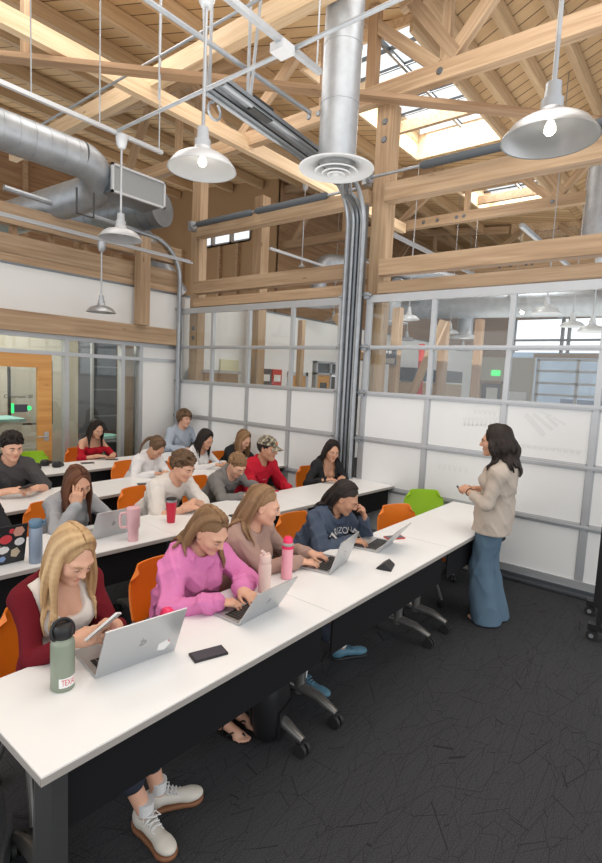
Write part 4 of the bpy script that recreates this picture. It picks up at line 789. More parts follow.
M['bag_grey'] = mat('bag_grey', (0.10, 0.105, 0.11), 0.6, noise=0.3, scale=20)
bag('black backpack on the floor under the front row tables', (2.0, 1.72, 0), R(15), (0.12, 0.08, 0.40), 'black')
bag('grey bag lying on the floor behind the front table end leg', (0.62, 1.98, 0), R(60), (0.2, 0.12, 0.36), 'bag_grey')
# ------------------------------------------------------------------ people: implicit surfaces meshed with surface nets
V3 = lambda *a: np.array(a, float)
def nrm(q): return np.sqrt(np.einsum('ij,ij->i', q, q))
def rc(P, a, b, ra, rb):
    a = np.asarray(a, float); b = np.asarray(b, float); ba = b - a; L = ba @ ba + 1e-12
    t = np.clip((P - a) @ ba / L, 0, 1); return nrm(P - a - t[:, None] * ba) - (ra + (rb - ra) * t)
def ell(P, c, r):
    q = P - np.asarray(c, float); r = np.asarray(r, float); k0 = nrm(q / r); k1 = nrm(q / (r * r)) + 1e-9
    return k0 * (k0 - 1) / k1
def smin(a, b, k):
    h = np.maximum(k - np.abs(a - b), 0) / k; return np.minimum(a, b) - h * h * k * 0.25
def smax(a, b, k): return -smin(-a, -b, k)
def nets(fn, lo, hi, h):
    lo = np.asarray(lo, float); hi = np.asarray(hi, float); B = 5
    nb = np.maximum(1, np.ceil((hi - lo) / (h * B)).astype(int)); n = nb * B + 1
    g = np.stack(np.meshgrid(*[np.arange(k) for k in nb], indexing='ij'), -1).reshape(-1, 3)
    cd = fn(lo + (g + 0.5) * B * h)
    V = np.repeat(np.repeat(np.repeat(np.where(cd < 0, -1., 1.).reshape(nb), B, 0), B, 1), B, 2)
    V = np.pad(V, ((0, 1),) * 3, mode='edge').astype(np.float32)
    act = np.abs(cd) < B * h * 1.35 + 0.012
    loc = np.stack(np.meshgrid(*[np.arange(B + 1)] * 3, indexing='ij'), -1).reshape(-1, 3)
    idx = (g[act][:, None, :] * B + loc[None]).reshape(-1, 3)
    if len(idx) == 0: return np.zeros((0, 3)), []
    flat = np.unique(np.ravel_multi_index(idx.T, n)); ii = np.stack(np.unravel_index(flat, n), -1)
    out = np.concatenate([fn(lo + c * h) for c in np.array_split(ii, max(1, len(ii) // 150000))])
    V.reshape(-1)[flat] = out
    V[0] = V[-1] = 1; V[:, 0] = V[:, -1] = 1; V[:, :, 0] = V[:, :, -1] = 1
    S = V < 0; m = n - 1; cnt = np.zeros(m, int); cor = [(i, j, k) for i in (0, 1) for j in (0, 1) for k in (0, 1)]
    sl = lambda A, o: A[o[0]:o[0] + m[0], o[1]:o[1] + m[1], o[2]:o[2] + m[2]]
    for o in cor: cnt += sl(S, o)
    mix = (cnt > 0) & (cnt < 8); ci = np.argwhere(mix)
    acc = np.zeros((len(ci), 3)); num = np.zeros(len(ci))
    for a in cor:
        for ax in range(3):
            if a[ax] == 0:
                b = list(a); b[ax] = 1
                va = V[tuple((ci + a).T)]; vb = V[tuple((ci + b).T)]; x = (va < 0) != (vb < 0)
                t = va / np.where(x, va - vb, 1); p = np.array(a, float)[None] + np.zeros((len(ci), 3)); p[:, ax] += t
                acc[x] += p[x]; num[x] += 1
    P = lo + (ci + acc / num[:, None]) * h
    vid = -np.ones(m, int); vid[tuple(ci.T)] = np.arange(len(ci)); F = []
    for ax in range(3):
        s0 = [slice(1, -1)] * 3; s1 = [slice(1, -1)] * 3; s0[ax] = slice(0, -1); s1[ax] = slice(1, None)
        a, b = S[tuple(s0)], S[tuple(s1)]; off = np.array([1, 1, 1]); off[ax] = 0
        u, v = (ax + 1) % 3, (ax + 2) % 3
        for cond, fl in ((a & ~b, False), (~a & b, True)):
            e = np.argwhere(cond) + off
            if not len(e): continue
            q = []
            for du, dv in ((-1, -1), (0, -1), (0, 0), (-1, 0)):
                c = e.copy(); c[:, u] += du; c[:, v] += dv; q.append(vid[tuple(c.T)])
            q = np.stack(q, 1); F.append(q[:, ::-1] if fl else q)
    F = np.concatenate(F) if F else np.zeros((0, 4), int)
    F = F[(F >= 0).all(1)]
    return P, F
def nmesh(name, parts, mats, parent, base, smooth=True):
    # parts: list of (verts, faces, material index or per-face array)
    vs = []; fs = []; mi = []; n0 = 0
    for P, F, m in parts:
        vs.append(np.asarray(P) - base); F = [tuple(int(x) + n0 for x in f) for f in F]; fs += F; mi += list(m) if hasattr(m, '__len__') else [m] * len(F); n0 += len(P)
    return raw(name, np.concatenate(vs), fs, mats, parent, smooth, mi)
def sphere_pts(c, r, Rm, nu=12, nv=8):
    P = []; F = []
    for j in range(nv + 1):
        for i in range(nu): P.append((math.cos(2 * PI * i / nu) * math.sin(PI * j / nv) * r[0], math.cos(PI * j / nv) * r[1], math.sin(2 * PI * i / nu) * math.sin(PI * j / nv) * r[2]))
    for j in range(nv):
        for i in range(nu): F.append((j * nu + i, (j + 1) * nu + i, (j + 1) * nu + (i + 1) % nu, j * nu + (i + 1) % nu))
    return (np.array(P) + np.asarray(c)) @ Rm.T, F
def frame(fwd, upish):
    f = np.asarray(fwd, float); f = f / np.linalg.norm(f); u = np.asarray(upish, float); r = np.cross(f, u); r /= np.linalg.norm(r); u = np.cross(r, f); return np.stack([r, f, u], 1)
def headframe(yaw, pitch, roll):
    y, p = R(yaw), R(pitch); f = V3(math.cos(y) * math.cos(p), math.sin(y) * math.cos(p), -math.sin(p)); r = V3(math.sin(y), -math.cos(y), 0); u = np.cross(r, f)
    c, s = math.cos(R(roll)), math.sin(R(roll)); r, u = r * c + u * s, u * c - r * s
    return np.stack([r, f, u], 1)
def hand_sdf(P, W, d, n, s, curl, sc=1.0, thumb=0.0, spread=1.0, fingers=(1, 1, 1, 1)):
    Rm = frame(d, n); q = (P - W) @ Rm / sc
    o = ell(q, (0, .048, -.002), (.041, .052, .0155)); o = smin(o, rc(q, (-.028, .082, .0), (.027, .076, -.002), .0125, .0115), .014)
    o = smin(o, rc(q * V3(.86, 1, 1), (0, -.03, 0), (0, .02, 0), .0215, .021), .02)
    L = ((.038, .024, .02), (.043, .028, .021), (.040, .026, .02), (.031, .020, .018)); X = (-.029, -.0095, .010, .0275); Y0 = (.082, .087, .083, .074)
    for i in range(4):
        c = curl * fingers[i]; th = R((-7, -2, 3, 9)[i] * spread) * 1.0; p = V3(X[i] * s, Y0[i], 0); a = R(8 + 34 * c)
        for k in range(3):
            dr = V3(math.sin(th) * math.cos(a) * s, math.cos(th) * math.cos(a), -math.sin(a)); e = p + dr * L[i][k]
            r0 = (.0092, .0082, .0074, .0066)[k]; r1 = (.0092, .0082, .0074, .0064)[k + 1]
            if i == 3: r0 *= .88; r1 *= .88
            o = smin(o, rc(q, p, e, r0, r1), .005 if k else .009); p = e; a += R(12 + (46, 34)[min(k, 1)] * c)
    b = V3(-.024 * s, .016, -.006); t1 = b + V3(-.022 * s, .03, -.012 - .012 * thumb); t2 = t1 + V3(-.006 * s + .012 * s * thumb, .03, -.008 - .012 * thumb); t3 = t2 + V3(.004 * s + .012 * s * thumb, .022, -.004)
    o = smin(o, rc(q, b, t1, .0145, .0115), .014); o = smin(o, rc(q, t1, t2, .0105, .0092), .005); o = smin(o, rc(q, t2, t3, .0090, .0072), .004)
    return o * sc
SKIN = {}
def skin(nm, c): SKIN[nm] = [mat('skin_' + nm, c, 0.5, noise=0.05, scale=40, spec=0.35), mat('lips_' + nm, (c[0] * .86, c[1] * .60, c[2] * .62), 0.4)]
skin('fair', (0.67, 0.375, 0.255)); skin('warm', (0.57, 0.31, 0.20)); skin('tan', (0.48, 0.25, 0.155)); skin('olive', (0.44, 0.25, 0.16))
M['eye_white'] = mat('eye_white', (0.72, 0.70, 0.68), 0.25); M['iris'] = mat('iris', (0.035, 0.02, 0.014), 0.2)
HAIR = {'blonde': hair_mat('hair_blonde', (0.30, 0.17, 0.075), (0.60, 0.41, 0.22)), 'lightbrown': hair_mat('hair_lightbrown', (0.13, 0.068, 0.03), (0.30, 0.175, 0.09)), 'brown': hair_mat('hair_brown', (0.06, 0.033, 0.018), (0.16, 0.092, 0.05)),
        'auburn': hair_mat('hair_auburn', (0.055, 0.022, 0.012), (0.15, 0.06, 0.03)), 'dark': hair_mat('hair_dark', (0.007, 0.005, 0.0045), (0.026, 0.018, 0.015)), 'darkbrown': hair_mat('hair_darkbrown', (0.022, 0.013, 0.009), (0.07, 0.042, 0.028))}
BROW = {k: mat('brow_' + k, c, 0.8) for k, c in (('blonde', (0.30, 0.18, 0.09)), ('lightbrown', (0.12, 0.065, 0.035)), ('brown', (0.06, 0.035, 0.02)), ('auburn', (0.04, 0.02, 0.012)), ('dark', (0.012, 0.009, 0.008)), ('darkbrown', (0.025, 0.015, 0.01)))}
def cloth(nm, c, **k): M[nm] = mat(nm, c, 0.85, noise=0.06, scale=60, bump=0.15, spec=0.2, **k); return nm
for nm, c in (('red_knit', (0.13, 0.006, 0.012)), ('cream', (0.72, 0.66, 0.60)), ('pink_fleece', (0.64, 0.20, 0.42)), ('taupe', (0.38, 0.25, 0.205)), ('navy', (0.065, 0.085, 0.125)), ('heather', (0.36, 0.36, 0.37)), ('white_tee', (0.66, 0.62, 0.57)), ('grey_sweat', (0.185, 0.175, 0.165)), ('bright_red', (0.48, 0.012, 0.03)), ('black_knit', (0.022, 0.022, 0.024)), ('charcoal', (0.065, 0.062, 0.062)),
              ('white_knit', (0.70, 0.68, 0.67)), ('crimson', (0.40, 0.008, 0.02)), ('blue_grey', (0.37, 0.42, 0.49)), ('beige_blazer', (0.47, 0.40, 0.335)), ('denim', (0.105, 0.165, 0.225)), ('dark_jeans', (0.03, 0.035, 0.05)), ('black_pants', (0.015, 0.015, 0.017)), ('grey_jeans', (0.22, 0.24, 0.28)), ('bronze_cami', (0.34, 0.18, 0.10)), ('camo', (0.24, 0.20, 0.14))): cloth(nm, c)
M['jewel'] = mat('jewel', (0.7, 0.6, 0.45), 0.2, 0.9); M['sock'] = mat('sock', (0.68, 0.67, 0.66), 0.9); M['shoe_white'] = mat('shoe_white', (0.60, 0.56, 0.49), 0.6, noise=0.06, scale=30); M['gum'] = mat('gum', (0.22, 0.09, 0.04), 0.6); M['shoe_blue'] = mat('shoe_blue', (0.08, 0.19, 0.26), 0.6, noise=0.15, scale=40); M['shoe_panel'] = mat('shoe_panel', (0.36, 0.33, 0.28), 0.7)
def ik(S, T, a, b, pole):
    d = T - S; L = np.linalg.norm(d); L2 = min(L, (a + b) * .985); u = d / L; x = (a * a - b * b + L2 * L2) / (2 * L2); hgt = math.sqrt(max(a * a - x * x, 1e-6))
    p = pole - (pole @ u) * u; p /= np.linalg.norm(p); return S + u * x + p * hgt, S + u * L2
def wr(P, amp, seed=0.0):
    x, y, z = P[:, 0], P[:, 1], P[:, 2]
    r1 = 1 - np.abs(np.sin(17 * z + 13 * x + 1.9 * np.sin(15 * y + seed) + seed)); r2 = 1 - np.abs(np.sin(26 * y - 19 * z + 1.8 * np.sin(18 * x + 1.7 * seed)))
    return amp * (np.sin(38 * z + 22 * x + 2.6 * np.sin(27 * y + seed) + seed) * .45 + np.sin(55 * y - 30 * z + 2.2 * np.sin(33 * x + 1.7 * seed)) * .3 - 1.3 * r1 ** 3 - 1.0 * r2 ** 3 + .5)

CAMO = mat('camo_cloth', (0.22, 0.19, 0.13), 0.85)
def _camo():
    t = CAMO.node_tree; b = t.nodes['Principled BSDF']; tc = t.nodes.new('ShaderNodeTexCoord'); n = t.nodes.new('ShaderNodeTexNoise'); n.inputs['Scale'].default_value = 22; n.inputs['Detail'].default_value = 1; r = t.nodes.new('ShaderNodeValToRGB'); r.color_ramp.interpolation = 'CONSTANT'; e = r.color_ramp.elements
    e[0].color = (0.05, 0.045, 0.03, 1); e[1].position = 0.42; e[1].color = (0.20, 0.17, 0.12, 1); x = e.new(0.52); x.color = (0.42, 0.37, 0.28, 1); x = e.new(0.6); x.color = (0.11, 0.10, 0.06, 1); t.links.new(tc.outputs['Object'], n.inputs['Vector']); t.links.new(n.outputs['Fac'], r.inputs[0]); t.links.new(r.outputs[0], b.inputs['Base Color'])
_camo()
class Person: pass
def person(label, head, hyaw=-90, pitch=25, roll=0, tyaw=-90, sex='f', skin_='fair', hair=('long', 'brown'), handR=None, handL=None, top=None, top2=None, pants='dark_jeans', feet=None, h=0.006, sc=1.0, pel=None, stand=False, chair='orange', chair_label=None, shoes='shoe_white', lean_side=0.0, pantleg='full', poleR=None, poleL=None, shoebuild=True, neckskin=0.0):
    q = Person(); m = (sex == 'm'); sc = sc * (1.03 if m else 0.96)
    hc = V3(*head); HR = headframe(hyaw, pitch, roll); f = V3(math.cos(R(tyaw)), math.sin(R(tyaw)), 0); rt = V3(f[1], -f[0], 0); up = V3(0, 0, 1)
    hs = sc * (1.02 if m else 1.0)
    nj = hc + HR @ V3(0, -.022, -.075) * hs
    nb = nj - .045 * f * sc - .085 * up * sc + .0 * rt
    tl = (.50 if m else .47) * sc
    if stand: pv = nb - tl * up * 1.02 + .015 * f
    else:
        z0 = 0.545; dz = nb[2] - z0; off = math.sqrt(max(tl * tl - dz * dz, .02 ** 2)); pv = V3(*(nb - f * off + rt * lean_side)[:2], z0)
        pass
    if pel is not None: pv = V3(*pel)
    U = nb - pv; TLn = np.linalg.norm(U); U /= TLn; Fv = f - (f @ U) * U; Fv /= np.linalg.norm(Fv); RT = np.cross(Fv, U); TR = np.stack([RT, Fv, U], 1)
    sw = (.178 if m else .152) * sc; shz = TLn - .055 * sc
    W = lambda x, y, z: pv + TR @ V3(x, y, z)
    SH = {s: W(s * sw, -.005, shz) for s in (1, -1)}
    ua, fa = (.285 * sc, .262 * sc) if m else (.272 * sc, .245 * sc); EL = {}; WR = {}; HD = {}
    for s, hd, pl in ((1, handR, poleR), (-1, handL, poleL)):
        hd = hd or dict(p=pv + f * .18 + rt * s * .12 + up * .2, d=f * .8 - rt * s * .4, n=up, curl=.4)
        d = np.asarray(hd['d'], float); d = d / np.linalg.norm(d); w = np.asarray(hd['p'], float) - d * .07 * sc
        pole = np.asarray(pl, float) if pl is not None else rt * s * .75 - up * .75 - f * .15
        EL[s], WR[s] = ik(SH[s], w, ua, fa, pole); HD[s] = (d, np.asarray(hd.get('n', up), float), hd.get('curl', .45), hd.get('thumb', 0.2), hd.get('fingers', (1, 1, 1, 1)), np.linalg.norm(w - SH[s]) / (ua + fa))
    # legs
    HIP = {}; KN = {}; AN = {}; TO = {}
    for s in (1, -1):
        HIP[s] = pv + rt * s * .085 * sc - up * .01
        if stand:
            AN[s] = (V3(*feet[s]) if feet else V3(*(pv + rt * s * .09)[:2], 0)) + up * .085; _L = np.linalg.norm(AN[s] - HIP[s]) * .502; KN[s], AN[s] = ik(HIP[s], AN[s], _L * 1.012, _L * 1.012, f); TO[s] = f
        else:
            a = V3(*feet[s][:3]) if feet else pv + f * .36 + rt * s * .12; a = V3(a[0], a[1], .085); KN[s], AN[s] = ik(HIP[s], a, .43 * sc, .43 * sc, f * .8 + up); TO[s] = np.array(feet[s][3], float) if feet and len(feet[s]) > 3 else f
    def headsdf(P):
        p = (P - hc) @ HR / hs; a = np.abs(p[:, :1]); x = np.concatenate([a, p[:, 1:]], 1)
        o = ell(p, (0, -.014, .028), (.074, .096, .089)); o = smin(o, ell(p, (0, .03, -.028), (.061, .068, .086)), .04)
        o = smin(o, rc(x, (.046, .0, -.058), (.012, .066, -.096), .022, .018 if m else .015), .03); o = smin(o, ell(p, (0, .078, -.098), (.02, .018, .016)), .02)
        o = smin(o, ell(x, (.04, .062, -.026), (.026, .026, .026)), .02); o = smin(o, rc(x, (.0, .09, .022), (.045, .075, .022), .0125, .011), .016)
        o = smax(o, -ell(x, (.031, .108, .002), (.020, .017, .0125)), .012)
        o = smin(o, ell(x, (.031, .0835, .001), (.0135, .0125, .0105)), .004)
        o = smin(o, rc(p, (0, .094, .018), (0, .113, -.022), .0075, .0105), .012); o = smin(o, ell(p, (0, .113, -.026), (.0105, .0115, .009)), .006); o = smin(o, ell(x, (.012, .104, -.029), (.008, .009, .007)), .006)
        o = smin(o, ell(p, (0, .088, -.0575), (.020, .014, .0075)), .006); o = smin(o, ell(p, (0, .087, -.067), (.016, .0135, .0075)), .006)
        o = smax(o, -rc(p, (-.013, .1045, -.0627), (.013, .1045, -.0627), .0016, .0016), .0025)
        er = ell(x, (.077, -.006, -.008), (.008, .021, .031)); er = smax(er, -ell(x, (.086, .0, -.008), (.007, .011, .019)), .004); o = smin(o, er, .008)
        return o * hs
    def neck(P): return rc(P, nj - .0 * f, nb + U * .0, (.053 if m else .044) * sc, (.060 if m else .050) * sc)
    w1, w2, dp = (.152, .130, .098) if m else (.132, .108, .086)
    def torso(P, o=0.0, bust=True):
        p = (P - pv) @ TR / sc; T = TLn / sc
        d = ell(p, (0, -.01, .02), (.165 if not m else .162, .118, .12)); d = smin(d, ell(p, (0, -.005, T * .42), (w2 + .008, dp + .002, .17)), .08); d = smin(d, ell(p, (0, -.012, T * .70), (w1 + .012, dp + .018, .165)), .07)
        x = np.concatenate([np.abs(p[:, :1]), p[:, 1:]], 1); d = smin(d, rc(x, (0, -.012, T - .06), (sw / sc - .005, -.008, T - .062), .06, .05), .06)
        d = smin(d, rc(x, (.02, -.02, T + .015), (sw / sc * .8, -.012, T - .045), .036, .042), .04)
        if not m and bust: d = smin(d, ell(x, (.062, .078, T * .66), (.058, .056, .062)), .04)
        return d * sc - o
    def arm(P, s, r0, r1, r2, frac=1.0):
        e = EL[s]; wv = e + (WR[s] - e) * frac
        return smin(rc(P, SH[s], e, r0, r1), rc(P, e, wv, r1, r1 + (r2 - r1) * frac), .02)
    ar = (.050, .041, .029) if m else (.041, .034, .0245)
    def bodysdf(P):
        d = smin(headsdf(P), neck(P), .03); d = smin(d, torso(P, -.006), .045)
        for s in (1, -1): d = smin(d, arm(P, s, *[r * sc for r in ar]), .03); dd, n, c, th, fg, _ = HD[s]; d = smin(d, hand_sdf(P, WR[s], dd, n, s, c, sc, th, 1.0, fg), .012)
        for s in (1, -1): d = smin(d, smin(rc(P, HIP[s], KN[s], .075 * sc, .052 * sc), rc(P, KN[s], AN[s], .050 * sc, .033 * sc), .02), .03)
        return d
    if shoes == 'barefoot' or stand:
        b0 = bodysdf
        def bodysdf(P, b0=b0):
            d = b0(P)
            for s in (1, -1): d = smin(d, foot_sdf(P, AN[s], TO[s], s, sc), .02)
            return d
    base = V3(pv[0], pv[1], 0.0)
    E = empty('person', tuple(base), label=label, cat='person')
    pts = np.array([hc + up * .17, hc - up * .1, pv - f * .22, pv + f * .1] + list(EL.values()) + list(WR.values()) + [WR[s] + HD[s][0] * .2 for s in (1, -1)] + list(SH.values()) + list(KN.values()) + list(AN.values()))
    lo, hi = pts.min(0) - (.14 if not stand else .24), pts.max(0) + .14; lo[2] = max(lo[2], .03) if shoes != 'barefoot' and not stand else -.012
    ms = SKIN[skin_] + [M['eye_white'], M['iris'], BROW[hair[1]]]
    P, F = nets(bodysdf, lo, hi, h)
    c = (P[F].mean(1) - hc) @ HR / hs
    lip = (np.abs(c[:, 0]) < .0165 * np.sqrt(np.clip(1 - ((c[:, 2] + .0625) / .014) ** 2, 0, 1))) & (c[:, 1] > .075) & (np.abs(c[:, 2] + .0625) < .013)
    parts = [(P, F, lip.astype(int))]
    dn = max(0.0, min(1.0, (pitch - 8) / 30.0))
    for s in (1, -1):
        for cen, r, mi in (((s * .031, .0868, -.002), (.0125, .0105, (.0072 - .0054 * dn)), 2), ((s * .031, .0915, -.0025 - .001 * dn), (.0058, .0064, .0058 - .0038 * dn), 3)):
            Q, G = sphere_pts(np.array(cen) * hs, np.array(r) * hs, HR); parts.append((Q + hc, G, mi))
        lid = [(s * .018, .0935, .0035 - .006 * dn), (s * .031, .0985, .0075 - .009 * dn), (s * .0445, .0895, .003 - .005 * dn)]; brw = [(s * .014, .1005, .0175), (s * .03, .1, .0245), (s * .048, .085, .0195)]
        for tr, rr, mi in ((lid, .0016, 3), (brw, .0040 if m else .0032, 4)):
            bm = bmesh.new(); tube(bm, [tuple(hc + HR @ (np.array(t) * hs)) for t in tr], [rr * .7, rr, rr * .5], 6); parts.append((np.array([v.co[:] for v in bm.verts]), [[v.index for v in (bm.verts.index_update() or fc.verts)] for fc in bm.faces], mi)); bm.free()
    body = nmesh('body', parts, ms, E, base)
    q.__dict__.update(locals())
    # clothes
    def top_sdf(sp):
        o = sp.get('o', .012); sl = sp.get('sleeve', 1.0); ro = sp.get('ro', .013); kind = sp.get('kind', 'crew'); sd = float(hc[0] * 7 % 5)
        def fn(P):
            d = torso(P, o)
            p = (P - pv) @ TR / sc
            bl = sp.get('blouse', 0)
            if bl: d = smin(d, ell(p, (0, .005, .12), (.155 + bl, .115 + bl, .13)) * sc, .06)
            if sp.get('skirt'):
                for s in (1, -1): d = smin(d, rc(P, pv + up * .12 + rt * s * .035 - f * .01, pv - up * (sp['skirt'] + .1) + rt * s * .05 + f * .005, .135 * sc, .158 * sc), .05)
            if not sp.get('nosleeve'):
                for s in (1, -1):
                    if sl > 1e-3:
                        if sl <= 0.5: d = smin(d, rc(P, SH[s], SH[s] + (EL[s] - SH[s]) * sl * 2, (ar[0] + ro) * sc, (ar[1] + ro + .012) * sc), .03)
                        else: d = smin(d, arm(P, s, (ar[0] + ro) * sc, (ar[1] + ro) * sc, (ar[2] + max(ro * .8, .011)) * sc, (sl - .5) * 2), .03)
            d = d + wr(P, sp.get('wr', .0035), sd) + wr(P * .45, sp.get('wr', .0035) * 1.3, sd + 2)
            T = TLn / sc
            if kind == 'crew': d = smax(d, -rc(P, nb - U * .012 + Fv * .012, nj + U * .06 + Fv * .03, (.062 if m else .054) * sc, .10 * sc), .008)
            elif kind == 'scoop': d = smax(d, -ell(p, (0, .12, T - .035), (.084, .11, .115)) * sc, .006); d = smax(d, -ell(p, (0, .0, T + .03), (.085, .12, .07)) * sc, .006)
            elif kind == 'offsh': d = smax(d, (p[:, 2] - (T - .10)) * sc, .008); d = d
            elif kind == 'wide': d = smax(d, -ell(p, (0, .06, T + .01), (.10, .13, .06)) * sc, .008)
            elif kind in ('open', 'blazer'):
                wd = sp.get('gap', .06); d = smax(d, -smax(np.abs(p[:, 0]) - wd - .25 * np.clip(p[:, 2] - T * .8, 0, 1), -(p[:, 1] - .0), .005) * sc, .006) if kind == 'open' else smax(d, -smax(np.abs(p[:, 0]) - np.clip((p[:, 2] - T * .45) * .32, 0, .09), np.maximum(-p[:, 1], T * .52 - p[:, 2]), .005) * sc, .006)
                d = smax(d, -rc(P, nb - U * .0, nj + U * .05, .058 * sc, .08 * sc), .008)
            hem = sp.get('hem', -.05); 
            d = smax(d, (hem - p[:, 2]) * sc if not sp.get('skirt') else (pv[2] - sp['skirt'] - P[:, 2]), .012)
            return d
        return fn
    l2, h2 = lo.copy(), hi.copy(); l2[2] = max(lo[2], pv[2] - (.45 if top and top.get('skirt') else .16)); h2[2] = nb[2] + .12
    h2[2] = max(h2[2], max(WR[1][2], WR[-1][2], EL[1][2], EL[-1][2]) + .1)
    q.tops = []
    for sp in (top2, top):
        if sp:
            fn = top_sdf(sp); P, F = nets(fn, l2, h2, max(h * 1.25, .006)); o = nmesh(sp.get('name', 'sweater'), [(P, F, 0)], [M[sp['c']]], E, base); q.tops.append((fn, o))
            if sp.get('cuffs') is not None:
                for s in (1, -1):
                    w = WR[s]; dv = (w - EL[s]) / np.linalg.norm(w - EL[s]); a = w - dv * (.055 + (1 - sp.get('sleeve', 1)) * .5); r_ = (ar[2] + .015) * sc
                    bm = bmesh.new(); tube(bm, [tuple(a), tuple(a + dv * .012), tuple(a + dv * .045), tuple(a + dv * .055)], [r_ * .95, r_ * 1.06, r_ * 1.0, r_ * .9], 16)
                    bmesh.ops.translate(bm, vec=tuple(-base), verts=bm.verts); obj('cuff', bm, M[sp['cuffs']], o)
    if not stand and pants:
        def pfn(P):
            d = ell((P - pv) @ TR / sc, (0, -.01, .0), (.168, .122, .11)) * sc
            for s in (1, -1):
                d = smin(d, rc(P, HIP[s], KN[s], .088 * sc, .066 * sc), .03)
                if pantleg == 'full': d = smin(d, rc(P, KN[s], AN[s] + up * .03, .064 * sc, .056 * sc), .02)
                elif pantleg == 'crop': d = smin(d, rc(P, KN[s], KN[s] + (AN[s] - KN[s]) * .62, .064 * sc, .062 * sc), .02)
            return d + wr(P, .003)
        P, F = nets(pfn, lo * 1.0, V3(hi[0], hi[1], pv[2] + .17), max(h * 1.5, .010)); nmesh('trousers', [(P, F, 0)], [M[pants]], E, base)
    if shoes == 'barefoot':
        for s in (1, -1): sandal(q, s)
    elif shoebuild and not stand:
        for s in (1, -1):
            shoe(E, base, AN[s], TO[s], shoes, sc, h)
    if stand:
        def pfn(P):
            d = ell((P - pv) @ TR / sc, (0, -.01, .0), (.165, .118, .12)) * sc
            for s in (1, -1):
                d = smin(d, rc(P, HIP[s], KN[s], .098 * sc, .088 * sc), .03); d = smin(d, rc(P, KN[s], V3(AN[s][0], AN[s][1], 0) + f * .015, .092 * sc, .128 * sc), .04)
            return smax(d + wr(P * V3(.6, .6, .35), .007), .008 - P[:, 2], .004)
        P, F = nets(pfn, lo - .1, V3(hi[0], hi[1], pv[2] + .1), .008); jo = nmesh('jeans', [(P, F, 0)], [M[pants]], E, base)
        bm = bmesh.new(); g = V3(AN[-1][0], AN[-1][1], 0)
        for s in (1, -1): sandal(q, s, 'leg_dark')
    # hair
    if hair: hair_build(q, hair[0], hair[1], **(hair[2] if len(hair) > 2 else {}))
    # chair
    if not stand and chair:
        a = math.atan2(f[1], f[0]) + PI / 2
        make_chair(chair_label, (float(pv[0] + f[0] * .055), float(pv[1] + f[1] * .055), 0), a, chair)
    print('person', label[:40], 'pelvis', np.round(pv, 2), 'neck', np.round(nb, 2), 'reach', round(HD[1][5], 2), round(HD[-1][5], 2), 'verts', len(body.data.vertices))
    return q
def foot_sdf(P, an, to, s, sc):
    to = np.asarray(to, float); to = to / np.linalg.norm(to); r_ = V3(to[1], -to[0], 0); FR = np.stack([r_, to, V3(0, 0, 1)], 1); p = (P - V3(an[0], an[1], 0.0)) @ FR / sc
    d = ell(p, (0, -.035, .03), (.028, .034, .03)); d = smin(d, rc(p, (0, 0, .055), (0, .10, .030), .030, .026), .03); d = smin(d, rc(p, (-.02 * s, .12, .018), (.024 * s, .105, .016), .017, .015), .02)
    for i, (x, y, r) in enumerate(((-.027, .165, .0105), (-.008, .168, .0085), (.006, .160, .008), (.019, .150, .0075), (.031, .137, .007))): d = smin(d, rc(p, (x * s, .118, .016), (x * s, y, .011), r * 1.05, r), .006)
    return smax(d, .0025 - p[:, 2], .004) * sc
def sandal(q, s, m='black'):
    an, to = q.AN[s], q.TO[s]; to = np.asarray(to, float) / np.linalg.norm(to); FR = np.stack([V3(to[1], -to[0], 0), to, V3(0, 0, 1)], 1); L = lambda *t: tuple(FR @ (V3(*t) * q.sc) + V3(an[0], an[1], 0) - q.base)
    bm = bmesh.new(); n = 18; ring = [(.040 * math.cos(2 * PI * k / n) * (1 + .1 * math.sin(2 * PI * k / n)), .055 + .125 * math.sin(2 * PI * k / n)) for k in range(n)]
    a = [bm.verts.new(L(x, y, .001)) for x, y in ring]; b = [bm.verts.new(L(x, y, .009)) for x, y in ring]; bm.faces.new(a); bm.faces.new(b)
    for k in range(n): bm.faces.new((a[k], a[(k + 1) % n], b[(k + 1) % n], b[k]))
    o = obj('sandal', bm, M[m], q.E)
    bm = bmesh.new(); tube(bm, [L(-.036, .05, .012), L(-.024, .085, .045), L(-.012 * s, .135, .03), L(-.016 * s, .145, .012)], .005, 8); tube(bm, [L(.036, .05, .012), L(.026, .085, .042), L(-.012 * s, .135, .03)], .005, 8); tube(bm, [L(-.038, .02, .01), L(-.034, .02, .055), L(0, .035, .083), L(.034, .02, .055), L(.038, .02, .01)], .004, 8)
    obj('strap', bm, M[m], o)
